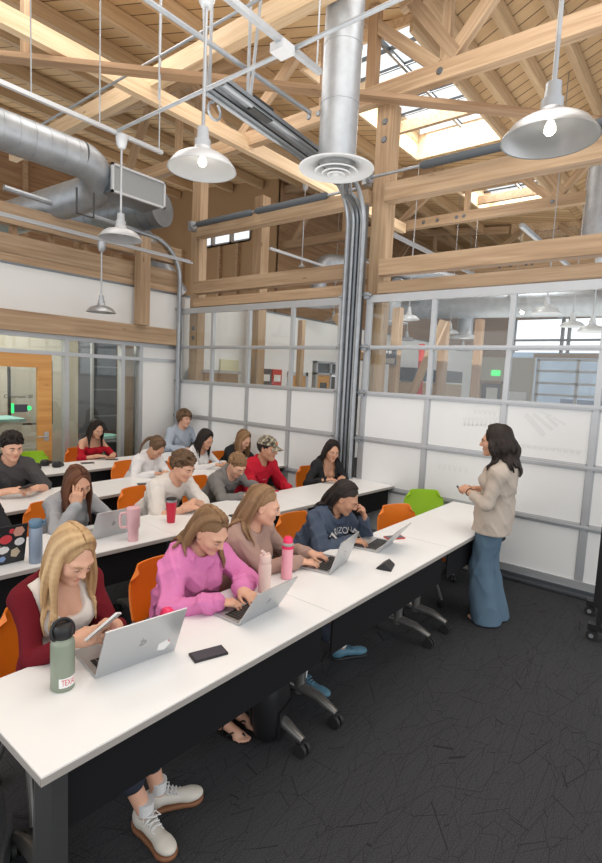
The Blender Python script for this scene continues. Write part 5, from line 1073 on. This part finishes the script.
def shoe(E, base, an, to, m, sc, h):
    to = np.asarray(to, float); to = to / np.linalg.norm(to); s_ = V3(to[1], -to[0], 0); up = V3(0, 0, 1); g = V3(an[0], an[1], 0.0); FR = np.stack([s_, to, up], 1)
    loc = lambda P: (P - g) @ FR / sc
    def upper(P):
        p = loc(P); d = ell(p, (0, -.03, .05), (.036, .045, .05)); d = smin(d, rc(p * V3(1, 1, 1.1), (0, .0, .06), (0, .13, .040), .037, .031), .03); d = smin(d, ell(p, (.0, .160, .036), (.040, .050, .025)), .03)
        d = smax(d, .018 - p[:, 2], .006); d = smax(d, -rc(p, (0, -.02, .10), (0, -.025, .16), .027, .034), .006); return d * sc
    def sole(P):
        p = loc(P); d = smin(ell(p, (0, -.03, .012), (.040, .052, .03)), rc(p, (0, 0, .012), (0, .15, .012), .040, .044), .03); d = smin(d, ell(p, (0, .16, .012), (.045, .052, .03)), .02); d = smax(d, p[:, 2] - .021, .004); d = smax(d, .001 - p[:, 2], .002); return d * sc
    lo, hi = g + V3(-.27, -.27, -.005), g + V3(.27, .27, .2)
    if m == 'barefoot': return
    P, F = nets(upper, lo, hi, .005); u = nmesh('shoe', [(P, F, 0)], [M[m]], E, base)
    P, F = nets(sole, lo, hi, .005); nmesh('sole', [(P, F, 0)], [M['gum' if m == 'shoe_white' else 'rubber']], u, base)
    bm = bmesh.new()
    for k in range(5):
        y = .045 + .017 * k; z = .092 - .008 * k; zz = lambda x: z - abs(x) * .25
        for sg in (1, -1): tube(bm, [tuple(FR @ V3(x, y + sg * x * .25, zz(x)) * sc + g - base) for x in (-.026, 0, .026)], .0034, 6)
    for sg in (1, -1): tube(bm, [tuple(FR @ V3(*t) * sc + g - base) for t in ((0, .045, .095), (sg * .03, .03, .098), (sg * .042, .055, .085), (sg * .018, .05, .094))], .003, 6)
    obj('laces', bm, M['sock' if m == 'shoe_white' else 'shoe_blue'], u)
    obj('sock', tube(bmesh.new(), [tuple(an + up * .0 - base), tuple(an + up * .055 - base)], [.036 * sc, .039 * sc], 14), M['sock'], u)

def hair_build(q, style, color, **o):
    hc, HR, hs, E, base = q.hc, q.HR, q.hs, q.E, q.base; h = q.h; up = V3(0, 0, 1)
    rng = np.random.default_rng(int(abs(hc[0]) * 1000)); Lc = lambda v: hc + HR @ (np.asarray(v, float) * hs)
    loc = lambda P: (P - hc) @ HR / hs
    tk = o.get('thick', .013); LEN = o.get('length', .30)
    cut_c = o.get('cut', (0, .132, .0)); cut_r = o.get('cutr', (.069, .108, .112)); covers = []
    tops = [t[0] for t in q.tops]
    def coll(p):
        P1 = p[None]; d = min([q.torso(P1, .012)[0]] + [t(P1)[0] for t in tops] + [q.neck(P1)[0]]); return d
    def push(p, r):
        for _ in range(6):
            d = coll(p)
            if d > r: break
            e = 1e-3; g = V3(*[coll(p + e * a) - d for a in np.eye(3)]); n = np.linalg.norm(g); g = g / n if n > 1e-9 else V3(0, 0, 1); p = p + g * (r - d + .001)
        return p
    if style in ('long', 'pony', 'wavy'):
        part = o.get('part', 0.0); N = o.get('n', 19 if h < .0058 else 15 if h < .0068 else 10)
        strands = []
        tuck = o.get('tuck', {1: False, -1: False})
        for s in (1, -1):
            for i in range(N):
                t = i / (N - 1); y0 = .040 - .115 * t; a_0 = o.get('ang', 66) if not tuck.get(s) else 100; ang = a_0 + (178 - a_0) * t
                e = V3(.080, .103, .098) + tk * .5; cen = V3(0, -.014, .028)
                pts = []; az = R(ang)
                dirv = V3(math.sin(az) * s, math.cos(az), 0)
                a0 = V3(part * .02 + s * .004, y0, 0); 
                zc = lambda v: cen[2] + e[2] * math.sqrt(max(0, 1 - ((v[0] - cen[0]) / e[0]) ** 2 - ((v[1] - cen[1]) / e[1]) ** 2))
                end = V3(dirv[0] * e[0], dirv[1] * e[1] * (.86 if dirv[1] > 0 else 1.0), 0)
                for k in range(9):
                    w = k / 8; v = a0 * (1 - w) + end * w; v2 = v / max(1, math.hypot(v[0] / e[0], (v[1]) / e[1]) + 1e-9); zz = zc(v2 * .995) if w < 1 else cen[2]
                    zz = min(zz, cen[2] + e[2] * math.cos(w * PI / 2) ** .6) if w > .3 else zz
                    pts.append(Lc((v2[0], v2[1] + cen[1] * w, zz)))
                if style == 'pony':
                    tie = Lc(o.get('tie', (0, -.125, .03))); pts = pts[:7]; pts.append(pts[-1] * .45 + tie * .55); pts.append(tie); strands.append((pts, [.015] * 7 + [.013, .011])); continue
                p = pts[-1]; L = LEN * (0.86 + .28 * rng.random()); n = int(L / .025); out = HR @ V3(dirv[0], dirv[1], 0); back = -q.f
                swing = o.get('swing', {}).get(s, 0.0); ph = rng.random() * 6
                for k in range(n):
                    w = k / n
                    stp = V3(0, 0, -1.0) + out * (.22 if w < .3 else .02) * (1 - w) + back * o.get('back', 0.0) * (1 if w < .5 else .3) + q.f * swing * (1 - w) - (HR @ V3(0, 0, 1)) * .35 * (1 - w)
                    if style == 'wavy': stp = stp + out * .55 * math.sin(w * 11 + ph * .25) + q.rt * .35 * math.cos(w * 9 + ph)
                    else: stp = stp + q.rt * .12 * math.sin(w * 5 + ph)
                    p = p + stp / np.linalg.norm(stp) * .025; p = push(p, .010); pts.append(p)
                r0 = o.get('r', .0120 if h < .0068 else .0145); r0 *= .82 + .36 * rng.random(); rr = [r0 * .8] * 3 + [r0] * 6 + [r0 * (1.05 - .85 * (k / n) ** 2) for k in range(n)]
                strands.append((pts, rr))
        seg = [(a, b, ra, rb) for pts, rr in strands for a, b, ra, rb in zip(pts, pts[1:], rr, rr[1:])]
        if style == 'pony':
            tie = Lc(o.get('tie', (0, -.125, .03))); tail = [tie]
            d = HR @ V3(*o.get('taildir', (0, -1, .0))); p = tie
            for k in range(10): d = d + V3(0, 0, -.28); d /= np.linalg.norm(d); p = push(p + d * .026, .018); tail.append(p)
            for k, (a, b) in enumerate(zip(tail, tail[1:])): seg.append((a, b, .024 - .0017 * k, .024 - .0017 * (k + 1)))
        groups = [(i, min(i + 4, len(seg))) for i in range(0, len(seg), 4)]
        A = np.array([s[0] for s in seg]); Bv = np.array([s[1] for s in seg]); ra = np.array([s[2] for s in seg]); rb = np.array([s[3] for s in seg])
        def fn(P):
            p = loc(P); d = (ell(p, (0, -.016, .03), (.080 + tk * .25, .102 + tk * .3, .094 + tk * .35))) * hs
            d = smax(d, -ell(p, cut_c, cut_r) * hs, .006); d = smax(d, (-.045 - p[:, 2]) * hs, .01)
            best = np.full(len(P), 1.0)
            for a0, a1 in groups:
                l_, h_ = np.minimum(A[a0:a1].min(0), Bv[a0:a1].min(0)) - .03, np.maximum(A[a0:a1].max(0), Bv[a0:a1].max(0)) + .03
                ix = np.flatnonzero((P[:, 2] > l_[2]) & (P[:, 2] < h_[2]) & (P[:, 0] > l_[0]) & (P[:, 0] < h_[0]) & (P[:, 1] > l_[1]) & (P[:, 1] < h_[1]))
                if len(ix):
                    Q = P[ix]; b_ = best[ix]
                    for i in range(a0, a1): b_ = np.minimum(b_, rc(Q, A[i], Bv[i], ra[i], rb[i]))
                    best[ix] = b_
            gr = np.sin(430 * p[:, 1] + 5 * np.sin(26 * p[:, 0])) * .0011 + np.sin(900 * p[:, 1] + 170 * p[:, 0]) * .0004
            d = smin(d + gr * (p[:, 2] > .0), best, .0065) + .007 * np.exp(-((p[:, 0] - part * .02) / .0045) ** 2) * (p[:, 2] > .06)
            face = ell(p, (0, .140, .008), (.067, .114, .112)) * hs
            for s in (1, -1):
                if tuck.get(s): face = smin(face, ell(p, (s * .060, .070, -.012), (.050, .078, .075)) * hs, .02)
            return smax(d, -face, .006)
        alls = np.concatenate([A, Bv]); lo, hi = np.minimum(alls.min(0), hc - .15) - .03, np.maximum(alls.max(0), hc + .15) + .03
    elif style in ('short', 'curly', 'crop'):
        sp = []
        cnt = {'short': 260, 'curly': 210, 'crop': 260}[style]; tries = 0
        while len(sp) < cnt and tries < 6000:
            tries += 1; v = rng.normal(size=3); v /= np.linalg.norm(v)
            pos = V3(0, -.014, .03) + v * (V3(.078, .100, .093) + {'short': .007, 'curly': .020, 'crop': .003}[style])
            if pos[2] < o.get('low', -.02) and pos[1] > -.05: continue
            if pos[1] > .035 and pos[2] < o.get('fringe', .072): continue
            if pos[2] < -.065: continue
            if abs(pos[0]) > .06 and pos[2] < .015 and pos[1] > -.02 and style != 'curly': continue
            r = {'short': .0105, 'curly': .017, 'crop': .0075}[style] * (.7 + .6 * rng.random()) * (1.25 if pos[2] > .07 and style == 'short' else 1)
            t = np.cross(v, rng.normal(size=3)); t /= np.linalg.norm(t); dl = t * r * (1.2 if style != 'curly' else .7) + (V3(0, .008, .004) if style == 'short' else 0)
            sp.append((pos - dl, pos + dl + v * .004, r, r * .75))
        def fn(P):
            p = loc(P); d = ell(p, (0, -.017, .032), (.080, .102, .094))
            d = smax(d, -ell(p, (0, .125, -.03), (.075, .085, .095)), .006); d = smax(d, (-.055 - p[:, 2]), .01)
            xx = np.abs(p[:, 0]); d = smax(d, -ell(np.concatenate([xx[:, None], p[:, 1:]], 1), (.082, .02, -.035), (.03, .05, .05)), .008)
            best = np.full(len(P), .3)
            for a, b, r0, r1 in sp:
                c_ = (a + b) / 2; msk = (np.abs(p[:, 0] - c_[0]) < .05) & (np.abs(p[:, 1] - c_[1]) < .05) & (np.abs(p[:, 2] - c_[2]) < .05)
                if msk.any(): best[msk] = np.minimum(best[msk], rc(p[msk], a, b, r0, r1))
            return smin(d, best, .006) * hs
        lo, hi = hc - .17, hc + .17
    P, F = nets(fn, lo, hi, max(.0042, h * .8))
    ho = nmesh('hair', [(P, F, 0)], [HAIR[color]], E, base)
    if style in ('short', 'curly', 'crop'): CT = np.array([(a + b) / 2 for a, b, _, _ in sp]); Q = loc(P); val = rng.random(len(CT)); kk = 90.0
    else: CT = (A + Bv) / 2; Q = P; val = np.repeat(rng.random(len(strands)), [len(s[0]) - 1 for s in strands]); val = np.concatenate([val, np.full(len(CT) - len(val), .5)]); kk = 160.0
    av = np.zeros(len(Q))
    for i0 in range(0, len(Q), 4000):
        q_ = Q[i0:i0 + 4000]; D2 = np.maximum((q_ ** 2).sum(1)[:, None] - 2 * q_ @ CT.T + (CT ** 2).sum(1)[None], 0); D_ = np.sqrt(D2); w_ = np.exp(-kk * 2.2 * (D_ - D_.min(1, keepdims=True))); av[i0:i0 + 4000] = (w_ @ val) / w_.sum(1)
    at_ = ho.data.attributes.new('strand', 'FLOAT', 'POINT'); at_.data.foreach_set('value', av.astype(np.float32))
def cap_build(q):
    hc, HR, hs = q.hc, q.HR, q.hs; loc = lambda P: (P - hc) @ HR / hs
    def dome(P):
        p = loc(P); d = ell(p, (0, -.012, .045), (.090, .112, .092)); return smax(d, .045 - .12 * p[:, 1] * 0 - p[:, 2] + .015 * np.clip(-p[:, 1] / .1, 0, 1) * -1, .004) * hs
    P, F = nets(dome, hc - .17, hc + .2, .006); o = nmesh('cap', [(P, F, 0)], [CAMO], q.E, q.base)
    def brim(P):
        p = loc(P); z = .047 - .9 * (p[:, 1] - .09) * .25 - 5.0 * p[:, 0] ** 2; d = np.abs(p[:, 2] - z) - .004
        return smax(smax(d, ell(p * V3(1, 1, .3), (0, .10, .012), (.078, .082, .2)), .003), .085 - p[:, 1], .003) * hs * .8
    P, F = nets(brim, hc - .25, hc + .25, .005); nmesh('brim', [(P, F, 0)], [CAMO], o, q.base)
    Q, G = sphere_pts((0, .1, .078), (.016, .004, .014), np.eye(3)); raw('badge', (Q * hs) @ HR.T + hc - q.base, G, M['orange'], o)
def earrings(q):
    for s in (1, -1):
        Q, G = sphere_pts((s * .079, .0, -.042), (.0045, .0045, .0045), np.eye(3), 8, 6); raw('earring', (Q * q.hs) @ q.HR.T + q.hc - q.base, G, M['jewel'], q.E)
def project_text(q, s, size, mt, x, z, off=.006, arch=0.0):
    # lettering printed on the front of a top: marched onto the garment along the chest direction
    fn, o = q.tops[-1]; v, f = text_mesh(s, size, 0.0); out = []
    bm = bmesh.new(); vs = [bm.verts.new(p) for p in v]
    for t in f:
        try: bm.faces.new([vs[i] for i in t])
        except ValueError: pass
    bmesh.ops.triangulate(bm, faces=bm.faces[:]); bmesh.ops.subdivide_edges(bm, edges=[e for e in bm.edges if e.calc_length() > .012], cuts=1); bm.verts.index_update()
    P = np.array([q.W(-(a) + x, .32, z + b - arch * a * a) for a, b, c in [tuple(w.co) for w in bm.verts]]); d = -q.Fv; P0 = P.copy()
    for _ in range(60):
        s_ = fn(P); P = P + d * np.clip(s_ - off, -.02, .05)[:, None] * .8
    sv = fn(P); okm = sv < off + .006
    if okm.any(): tt = (P - P0) @ d; P = np.where(okm[:, None], P, P0 + d * np.median(tt[okm]))
    raw('lettering', P - q.base, [[w.index for w in fc.verts] for fc in bm.faces], M[mt], o); bm.free()
# ------------------------------------------------------------------ the class
def hd(p, d, n=(0, 0, 1), **k): return dict(p=V3(*p), d=V3(*d), n=V3(*n), **k)
def held_phone(label, p, d, n, c='black'):
    t = phone(label, (0, 0), 0, c); Fm = frame(V3(*d), V3(*n)); t.matrix_world = Matrix([[*Fm[i], p[i]] for i in range(3)] + [[0, 0, 0, 1]])
SW = dict(name='sweater', kind='crew', o=.022, ro=.022, wr=.0055, blouse=.03)
# front row
q = person('person, blonde long hair, dark red cardigan over a cream top, looking at a phone', (1.10, 2.13, 1.13), hyaw=-84, pitch=32, roll=4, tyaw=-92, skin_='fair', hair=('long', 'blonde', dict(length=.34, part=.4)), handR=hd((1.05, 1.88, .87), (.72, -.45, .2), (-.3, -.5, .6), curl=.75, thumb=.8), handL=hd((1.15, 1.87, .88), (-.5, -.5, .35), (.6, -.4, .5), curl=.8, thumb=.8),
   top2=dict(name='tank_top', c='cream', kind='scoop', nosleeve=True, o=.010, wr=.002), top=dict(name='cardigan', c='red_knit', kind='open', gap=.12, o=.020, ro=.014), pants='dark_jeans', feet={1: (1.205, 1.715, 0, (-.03, -1, 0)), -1: (1.31, 1.77, 0, (.85, -.5, 0))}, pantleg='crop', h=.0055, chair_label='orange chair under the blonde woman in the red cardigan', poleR=(-.35, .2, -1), poleL=(.3, .2, -1))
held_phone('phone held up in both hands by the blonde woman', (1.085, 1.845, .905), (.5, -.25, .45), (-.35, .75, .55), 'st_white'); earrings(q)
q = person('person, long light brown hair, pink sweatshirt, typing on a laptop', (1.84, 2.07, 1.10), hyaw=-84, pitch=34, roll=-4, tyaw=-90, skin_='fair', hair=('long', 'lightbrown', dict(length=.30, back=.5, part=.5, tuck={1: True, -1: False})), handR=hd((1.79, 1.845, .785), (.8, -.6, -.12), curl=.45), handL=hd((1.925, 1.845, .785), (-.1, -1, -.12), curl=.45),
   top=dict(SW, c='pink_fleece', o=.032, ro=.036, wr=.009, cuffs='pink_fleece', sleeve=.97), pants='grey_jeans', shoes='barefoot', feet={1: (1.85, 1.93, 0, (.15, -1, 0)), -1: (1.95, 1.96, 0, (.25, -1, 0))}, pantleg='crop', h=.0055, chair_label='orange chair under the woman in the pink sweatshirt', poleR=(-.9, .1, -.5), poleL=(.9, .1, -.5)); earrings(q)
q = person('person, long light brown hair, tan sweater, in profile typing on a laptop', (2.35, 2.16, 1.135), hyaw=-50, pitch=14, tyaw=-84, skin_='fair', hair=('long', 'lightbrown', dict(length=.33, back=.55, tuck={1: True, -1: False})), handR=hd((2.55, 1.92, .785), (.75, -.65, -.12), curl=.4), handL=hd((2.70, 1.96, .785), (.5, -.85, -.12), curl=.4),
   top=dict(SW, c='taupe', cuffs='taupe', sleeve=.97), pants='dark_jeans', shoes='shoe_blue', feet={1: (2.44, 1.86, 0, (.2, -1, 0)), -1: (2.93, 1.88, 0, (.85, -.5, 0))}, pantleg='crop', h=.006, chair_label='orange chair under the woman in the tan sweater'); earrings(q)
q = person('person, long dark hair, navy lettered hoodie, chin on one hand', (3.21, 2.12, 1.06), hyaw=-70, pitch=30, tyaw=-98, skin_='tan', hair=('long', 'dark', dict(length=.26, back=.9, tuck={1: True, -1: True})), handR=hd((3.14, 1.93, .79), (.6, -.8, -.1), curl=.4), handL=hd((3.315, 2.015, .965), (-.3, .05, 1), (.6, -.75, .1), curl=.9, thumb=.5), poleL=(.5, -.4, -.8),
   top=dict(SW, name='hoodie', c='navy', o=.030, ro=.032, wr=.008, cuffs='navy', sleeve=.97), pants='dark_jeans', feet={1: (3.1, 2.25, 0), -1: (3.32, 2.25, 0)}, h=.006, chair_label='orange chair under the woman in the navy hoodie')
project_text(q, 'ARIZONA', .062, 'white_knit', -.045, q.TLn * .84, arch=.5)
# second row
q = person('person in black at the left edge behind the sticker laptop', (1.27, 3.80, 1.12), hyaw=-95, pitch=30, skin_='warm', hair=('long', 'darkbrown', dict(back=.3)), top=dict(SW, c='black_knit'), handR=hd((1.12, 3.5, .785), (.3, -1, -.1)), handL=hd((1.32, 3.52, .785), (-.3, -1, -.1)), h=.008, chair_label='orange chair at the left edge under the person in black')
q = person('person, long auburn hair, light grey sweater, resting her face on one hand', (1.97, 3.73, 1.07), hyaw=-88, pitch=24, roll=-8, tyaw=-92, skin_='warm', hair=('long', 'auburn', dict(length=.34)), handR=hd((1.895, 3.60, 1.00), (.2, .12, 1), (-.4, -.8, .1), curl=.45, thumb=.6, fingers=(.3, .9, 1.2, 1.3)), poleR=(-.4, -.5, -.8), handL=hd((2.16, 3.56, .785), (-.3, -1, -.1)),
   top=dict(SW, c='heather'), h=.0065, chair_label='orange chair under the woman in the light grey sweater')
q = person('person, short wavy brown hair, white t-shirt, arms folded on table', (2.92, 3.68, 1.11), hyaw=-80, pitch=26, tyaw=-80, sex='m', skin_='fair', hair=('short', 'brown'), handR=hd((2.86, 3.43, .79), (1, -.15, 0), curl=.4), handL=hd((2.83, 3.49, .81), (-1, -.2, -.1), curl=.4), poleR=(-.8, .2, -.7), poleL=(.9, .2, -.6),
   top=dict(name='t_shirt', c='white_tee', kind='crew', o=.022, ro=.018, sleeve=.46, blouse=.03, wr=.006), pants='black_pants', h=.0065, chair_label='orange chair under the man in the white t-shirt')
project_text(q, 'G', .06, 'black', -.07, q.TLn * .76)
q = person('person, cropped light brown hair, grey hooded sweatshirt, looking down', (3.64, 3.73, 1.04), hyaw=-94, pitch=38, tyaw=-88, sex='m', skin_='fair', hair=('crop', 'lightbrown'), handR=hd((3.60, 3.45, .785), (1, -.2, 0), curl=.5), handL=hd((3.68, 3.47, .80), (-1, -.25, -.1), curl=.5), poleR=(-.9, .1, -.6), poleL=(.9, .1, -.6),
   top=dict(SW, name='hoodie', c='grey_sweat', o=.022, ro=.018), sc=.93, h=.0065, chair_label='orange chair under the person in the grey hooded sweatshirt')
hdv = obj('hood', tube(bmesh.new(), [tuple(q.nb + q.RT * x + q.Fv * y + q.U * z - q.base) for x, y, z in ((-.05, .085, -.04), (-.085, .03, .0), (-.075, -.05, .03), (0, -.085, .035), (.075, -.05, .03), (.085, .03, .0), (.05, .085, -.04))], [.018, .03, .036, .04, .036, .03, .018], 12), M['grey_sweat'], q.E)
q = person('person in a camouflage cap and bright red sweatshirt, sitting upright', (4.12, 3.76, 1.165), hyaw=-78, pitch=10, tyaw=-88, sex='m', skin_='tan', hair=('crop', 'dark', dict(low=-.03)), handR=hd((4.12, 3.52, .70), (.8, -.5, -.1), curl=.6), handL=hd((4.28, 3.52, .70), (-.3, -.9, -.1), curl=.6),
   top=dict(SW, name='sweatshirt', c='bright_red', o=.028, ro=.024, wr=.006, blouse=.05), h=.0065, chair_label='orange chair under the man in the red sweatshirt'); cap_build(q)
project_text(q, '• ------', .03, 'st_white', -.02, q.TLn * .74)
q = person('person, long dark hair, black cardigan over bronze top, by the steel tracks', (5.02, 3.54, 1.09), hyaw=-122, pitch=14, roll=6, tyaw=-112, skin_='warm', hair=('long', 'dark', dict(length=.24, back=.6)), handR=hd((4.86, 3.42, .79), (.5, -.6, .1), curl=.5), handL=hd((5.0, 3.36, .80), (-.7, -.5, .15), curl=.35),
   top2=dict(name='camisole', c='bronze_cami', kind='scoop', nosleeve=True, o=.010, wr=.002), top=dict(name='cardigan', c='black_knit', kind='open', gap=.075, o=.020, ro=.014), pants='grey_jeans', h=.007, chair_label='orange chair under the woman in the black cardigan')
# third row
q = person('person, short curly black hair, charcoal t-shirt, holding a phone over the table', (2.05, 5.10, 1.18), hyaw=-92, pitch=16, tyaw=-90, sex='m', skin_='fair', hair=('short', 'dark', dict(fringe=.066)), handR=hd((1.985, 4.83, .82), (.8, -.4, .1), (-.2, -.4, .8), curl=.7, thumb=.7), handL=hd((2.10, 4.82, .82), (-.7, -.4, .1), (.2, -.4, .8), curl=.7, thumb=.7),
   top=dict(name='t_shirt', c='charcoal', kind='crew', o=.022, ro=.018, sleeve=.46, blouse=.03, wr=.005), h=.0065, chair_label='orange chair under the man in the charcoal t-shirt')
held_phone('dark phone held in both hands by the man in the charcoal t-shirt', (2.045, 4.785, .845), (.3, -.6, .3), (0, .45, .9))
q = person('person, brown ponytail, white sweatshirt, bent over a phone', (3.63, 5.07, 1.05), hyaw=-80, pitch=46, tyaw=-82, skin_='warm', hair=('pony', 'brown', dict(taildir=(1, -.5, .0))), handR=hd((3.52, 4.86, .79), (.8, -.5, 0), curl=.6), handL=hd((3.62, 4.88, .79), (-.6, -.6, 0), curl=.6), top=dict(SW, c='white_knit', o=.026, ro=.022), h=.0075, chair_label='orange chair under the woman with the ponytail')
phone('phone lying under the hands of the woman with the ponytail', (3.57, 4.80), R(60), 'leg_dark')
q = person('person, long dark hair, white knit top, writing on paper', (4.42, 5.12, 1.09), hyaw=-84, pitch=26, tyaw=-80, skin_='warm', hair=('long', 'dark', dict(length=.26, back=.3)), handR=hd((4.42, 4.83, .80), (.7, -.6, 0), curl=.7), handL=hd((4.54, 4.86, .795), (-.4, -.8, 0), curl=.5), top=dict(SW, c='white_knit', kind='wide', ro=.012), h=.0075, chair_label='orange chair under the woman in the white knit top')
q = person('person, straight brown hair, black long-sleeved top, by the garage door', (5.03, 5.04, 1.06), hyaw=-90, pitch=32, tyaw=-90, skin_='fair', hair=('long', 'lightbrown', dict(length=.28)), handR=hd((5.0, 4.82, .795), (.7, -.6, 0), curl=.5), handL=hd((5.14, 4.82, .795), (-.5, -.8, 0), curl=.5), top=dict(SW, c='black_knit', kind='wide', o=.014, ro=.012), h=.008, chair_label='orange chair under the woman in the black top')
# back row
q = person('person, long black hair, off-shoulder dark red top, before the glass partition', (3.70, 6.52, 1.12), hyaw=-88, pitch=24, tyaw=-82, skin_='warm', hair=('long', 'dark', dict(length=.28, back=.2)), handR=hd((3.66, 6.26, .79), (.8, -.5, 0), curl=.5), handL=hd((3.79, 6.26, .79), (-.6, -.7, 0), curl=.6), top=dict(name='top', c='crimson', kind='offsh', o=.016, ro=.014, sleeve=.62), h=.0075, chair_label='orange chair under the woman in the dark red top'); phone('phone under the hands of the woman in the dark red top', (3.74, 6.2), R(50), 'leg_dark')
q = person('person, curly brown hair, blue-grey sweatshirt, in the far corner', (5.14, 6.47, 1.22), hyaw=-90, pitch=10, tyaw=-88, sex='m', skin_='fair', hair=('curly', 'brown'), handR=hd((5.03, 6.22, .79), (.8, -.4, 0), curl=.5), handL=hd((5.17, 6.24, .80), (-.8, -.4, 0), curl=.5), top=dict(SW, name='sweatshirt', c='blue_grey', o=.024, ro=.02), sc=.97, h=.008, chair_label='orange chair under the curly haired man')
# the speaker
q = person('person, wavy dark hair, beige blazer, wide blue jeans, standing before the class', (4.14, 1.35, 1.515), hyaw=106, pitch=6, tyaw=98, skin_='warm', hair=('wavy', 'dark', dict(length=.30, thick=.024, r=.018, n=17, back=.3)), stand=True, pel=(4.20, 1.335, .90), feet={1: (4.38, 1.29, 0), -1: (4.22, 1.31, 0)}, handR=hd((4.23, 1.56, 1.10), (-.5, .75, .1), (.3, .2, 1), curl=.7), handL=hd((4.12, 1.57, 1.11), (.55, .7, .15), (-.5, .2, .8), curl=.8, thumb=.6), poleL=(-.45, -.5, -.8), poleR=(.45, -.5, -.8),
   top=dict(name='blazer', c='beige_blazer', kind='blazer', o=.024, ro=.020, sleeve=.80, skirt=.12, wr=.004, cuffs='beige_blazer'), top2=dict(name='top', c='bronze_cami', kind='scoop', nosleeve=True, o=.008), pants='denim', h=.0055)
mk = empty('marker', (4.165, 1.625, 1.09), R(30), 'dark marker held in the speaker\'s hands', 'marker'); obj('body', tb([(-.06, 0, 0), (.05, 0, .0)], .008), M['black'], mk); obj('cap', tb([(.05, 0, 0), (.075, 0, 0)], .0088), M['leg_dark'], mk)
bd = q; obj('bracelet', tube(bmesh.new(), [tuple(q.WR[-1] + (q.EL[-1] - q.WR[-1]) * .1 + frame(q.EL[-1] - q.WR[-1], V3(0, 0, 1)) @ V3(.03 * math.cos(k * PI / 8), 0, .03 * math.sin(k * PI / 8)) - q.base) for k in range(17)], .0045, 6), M['black'], q.E)
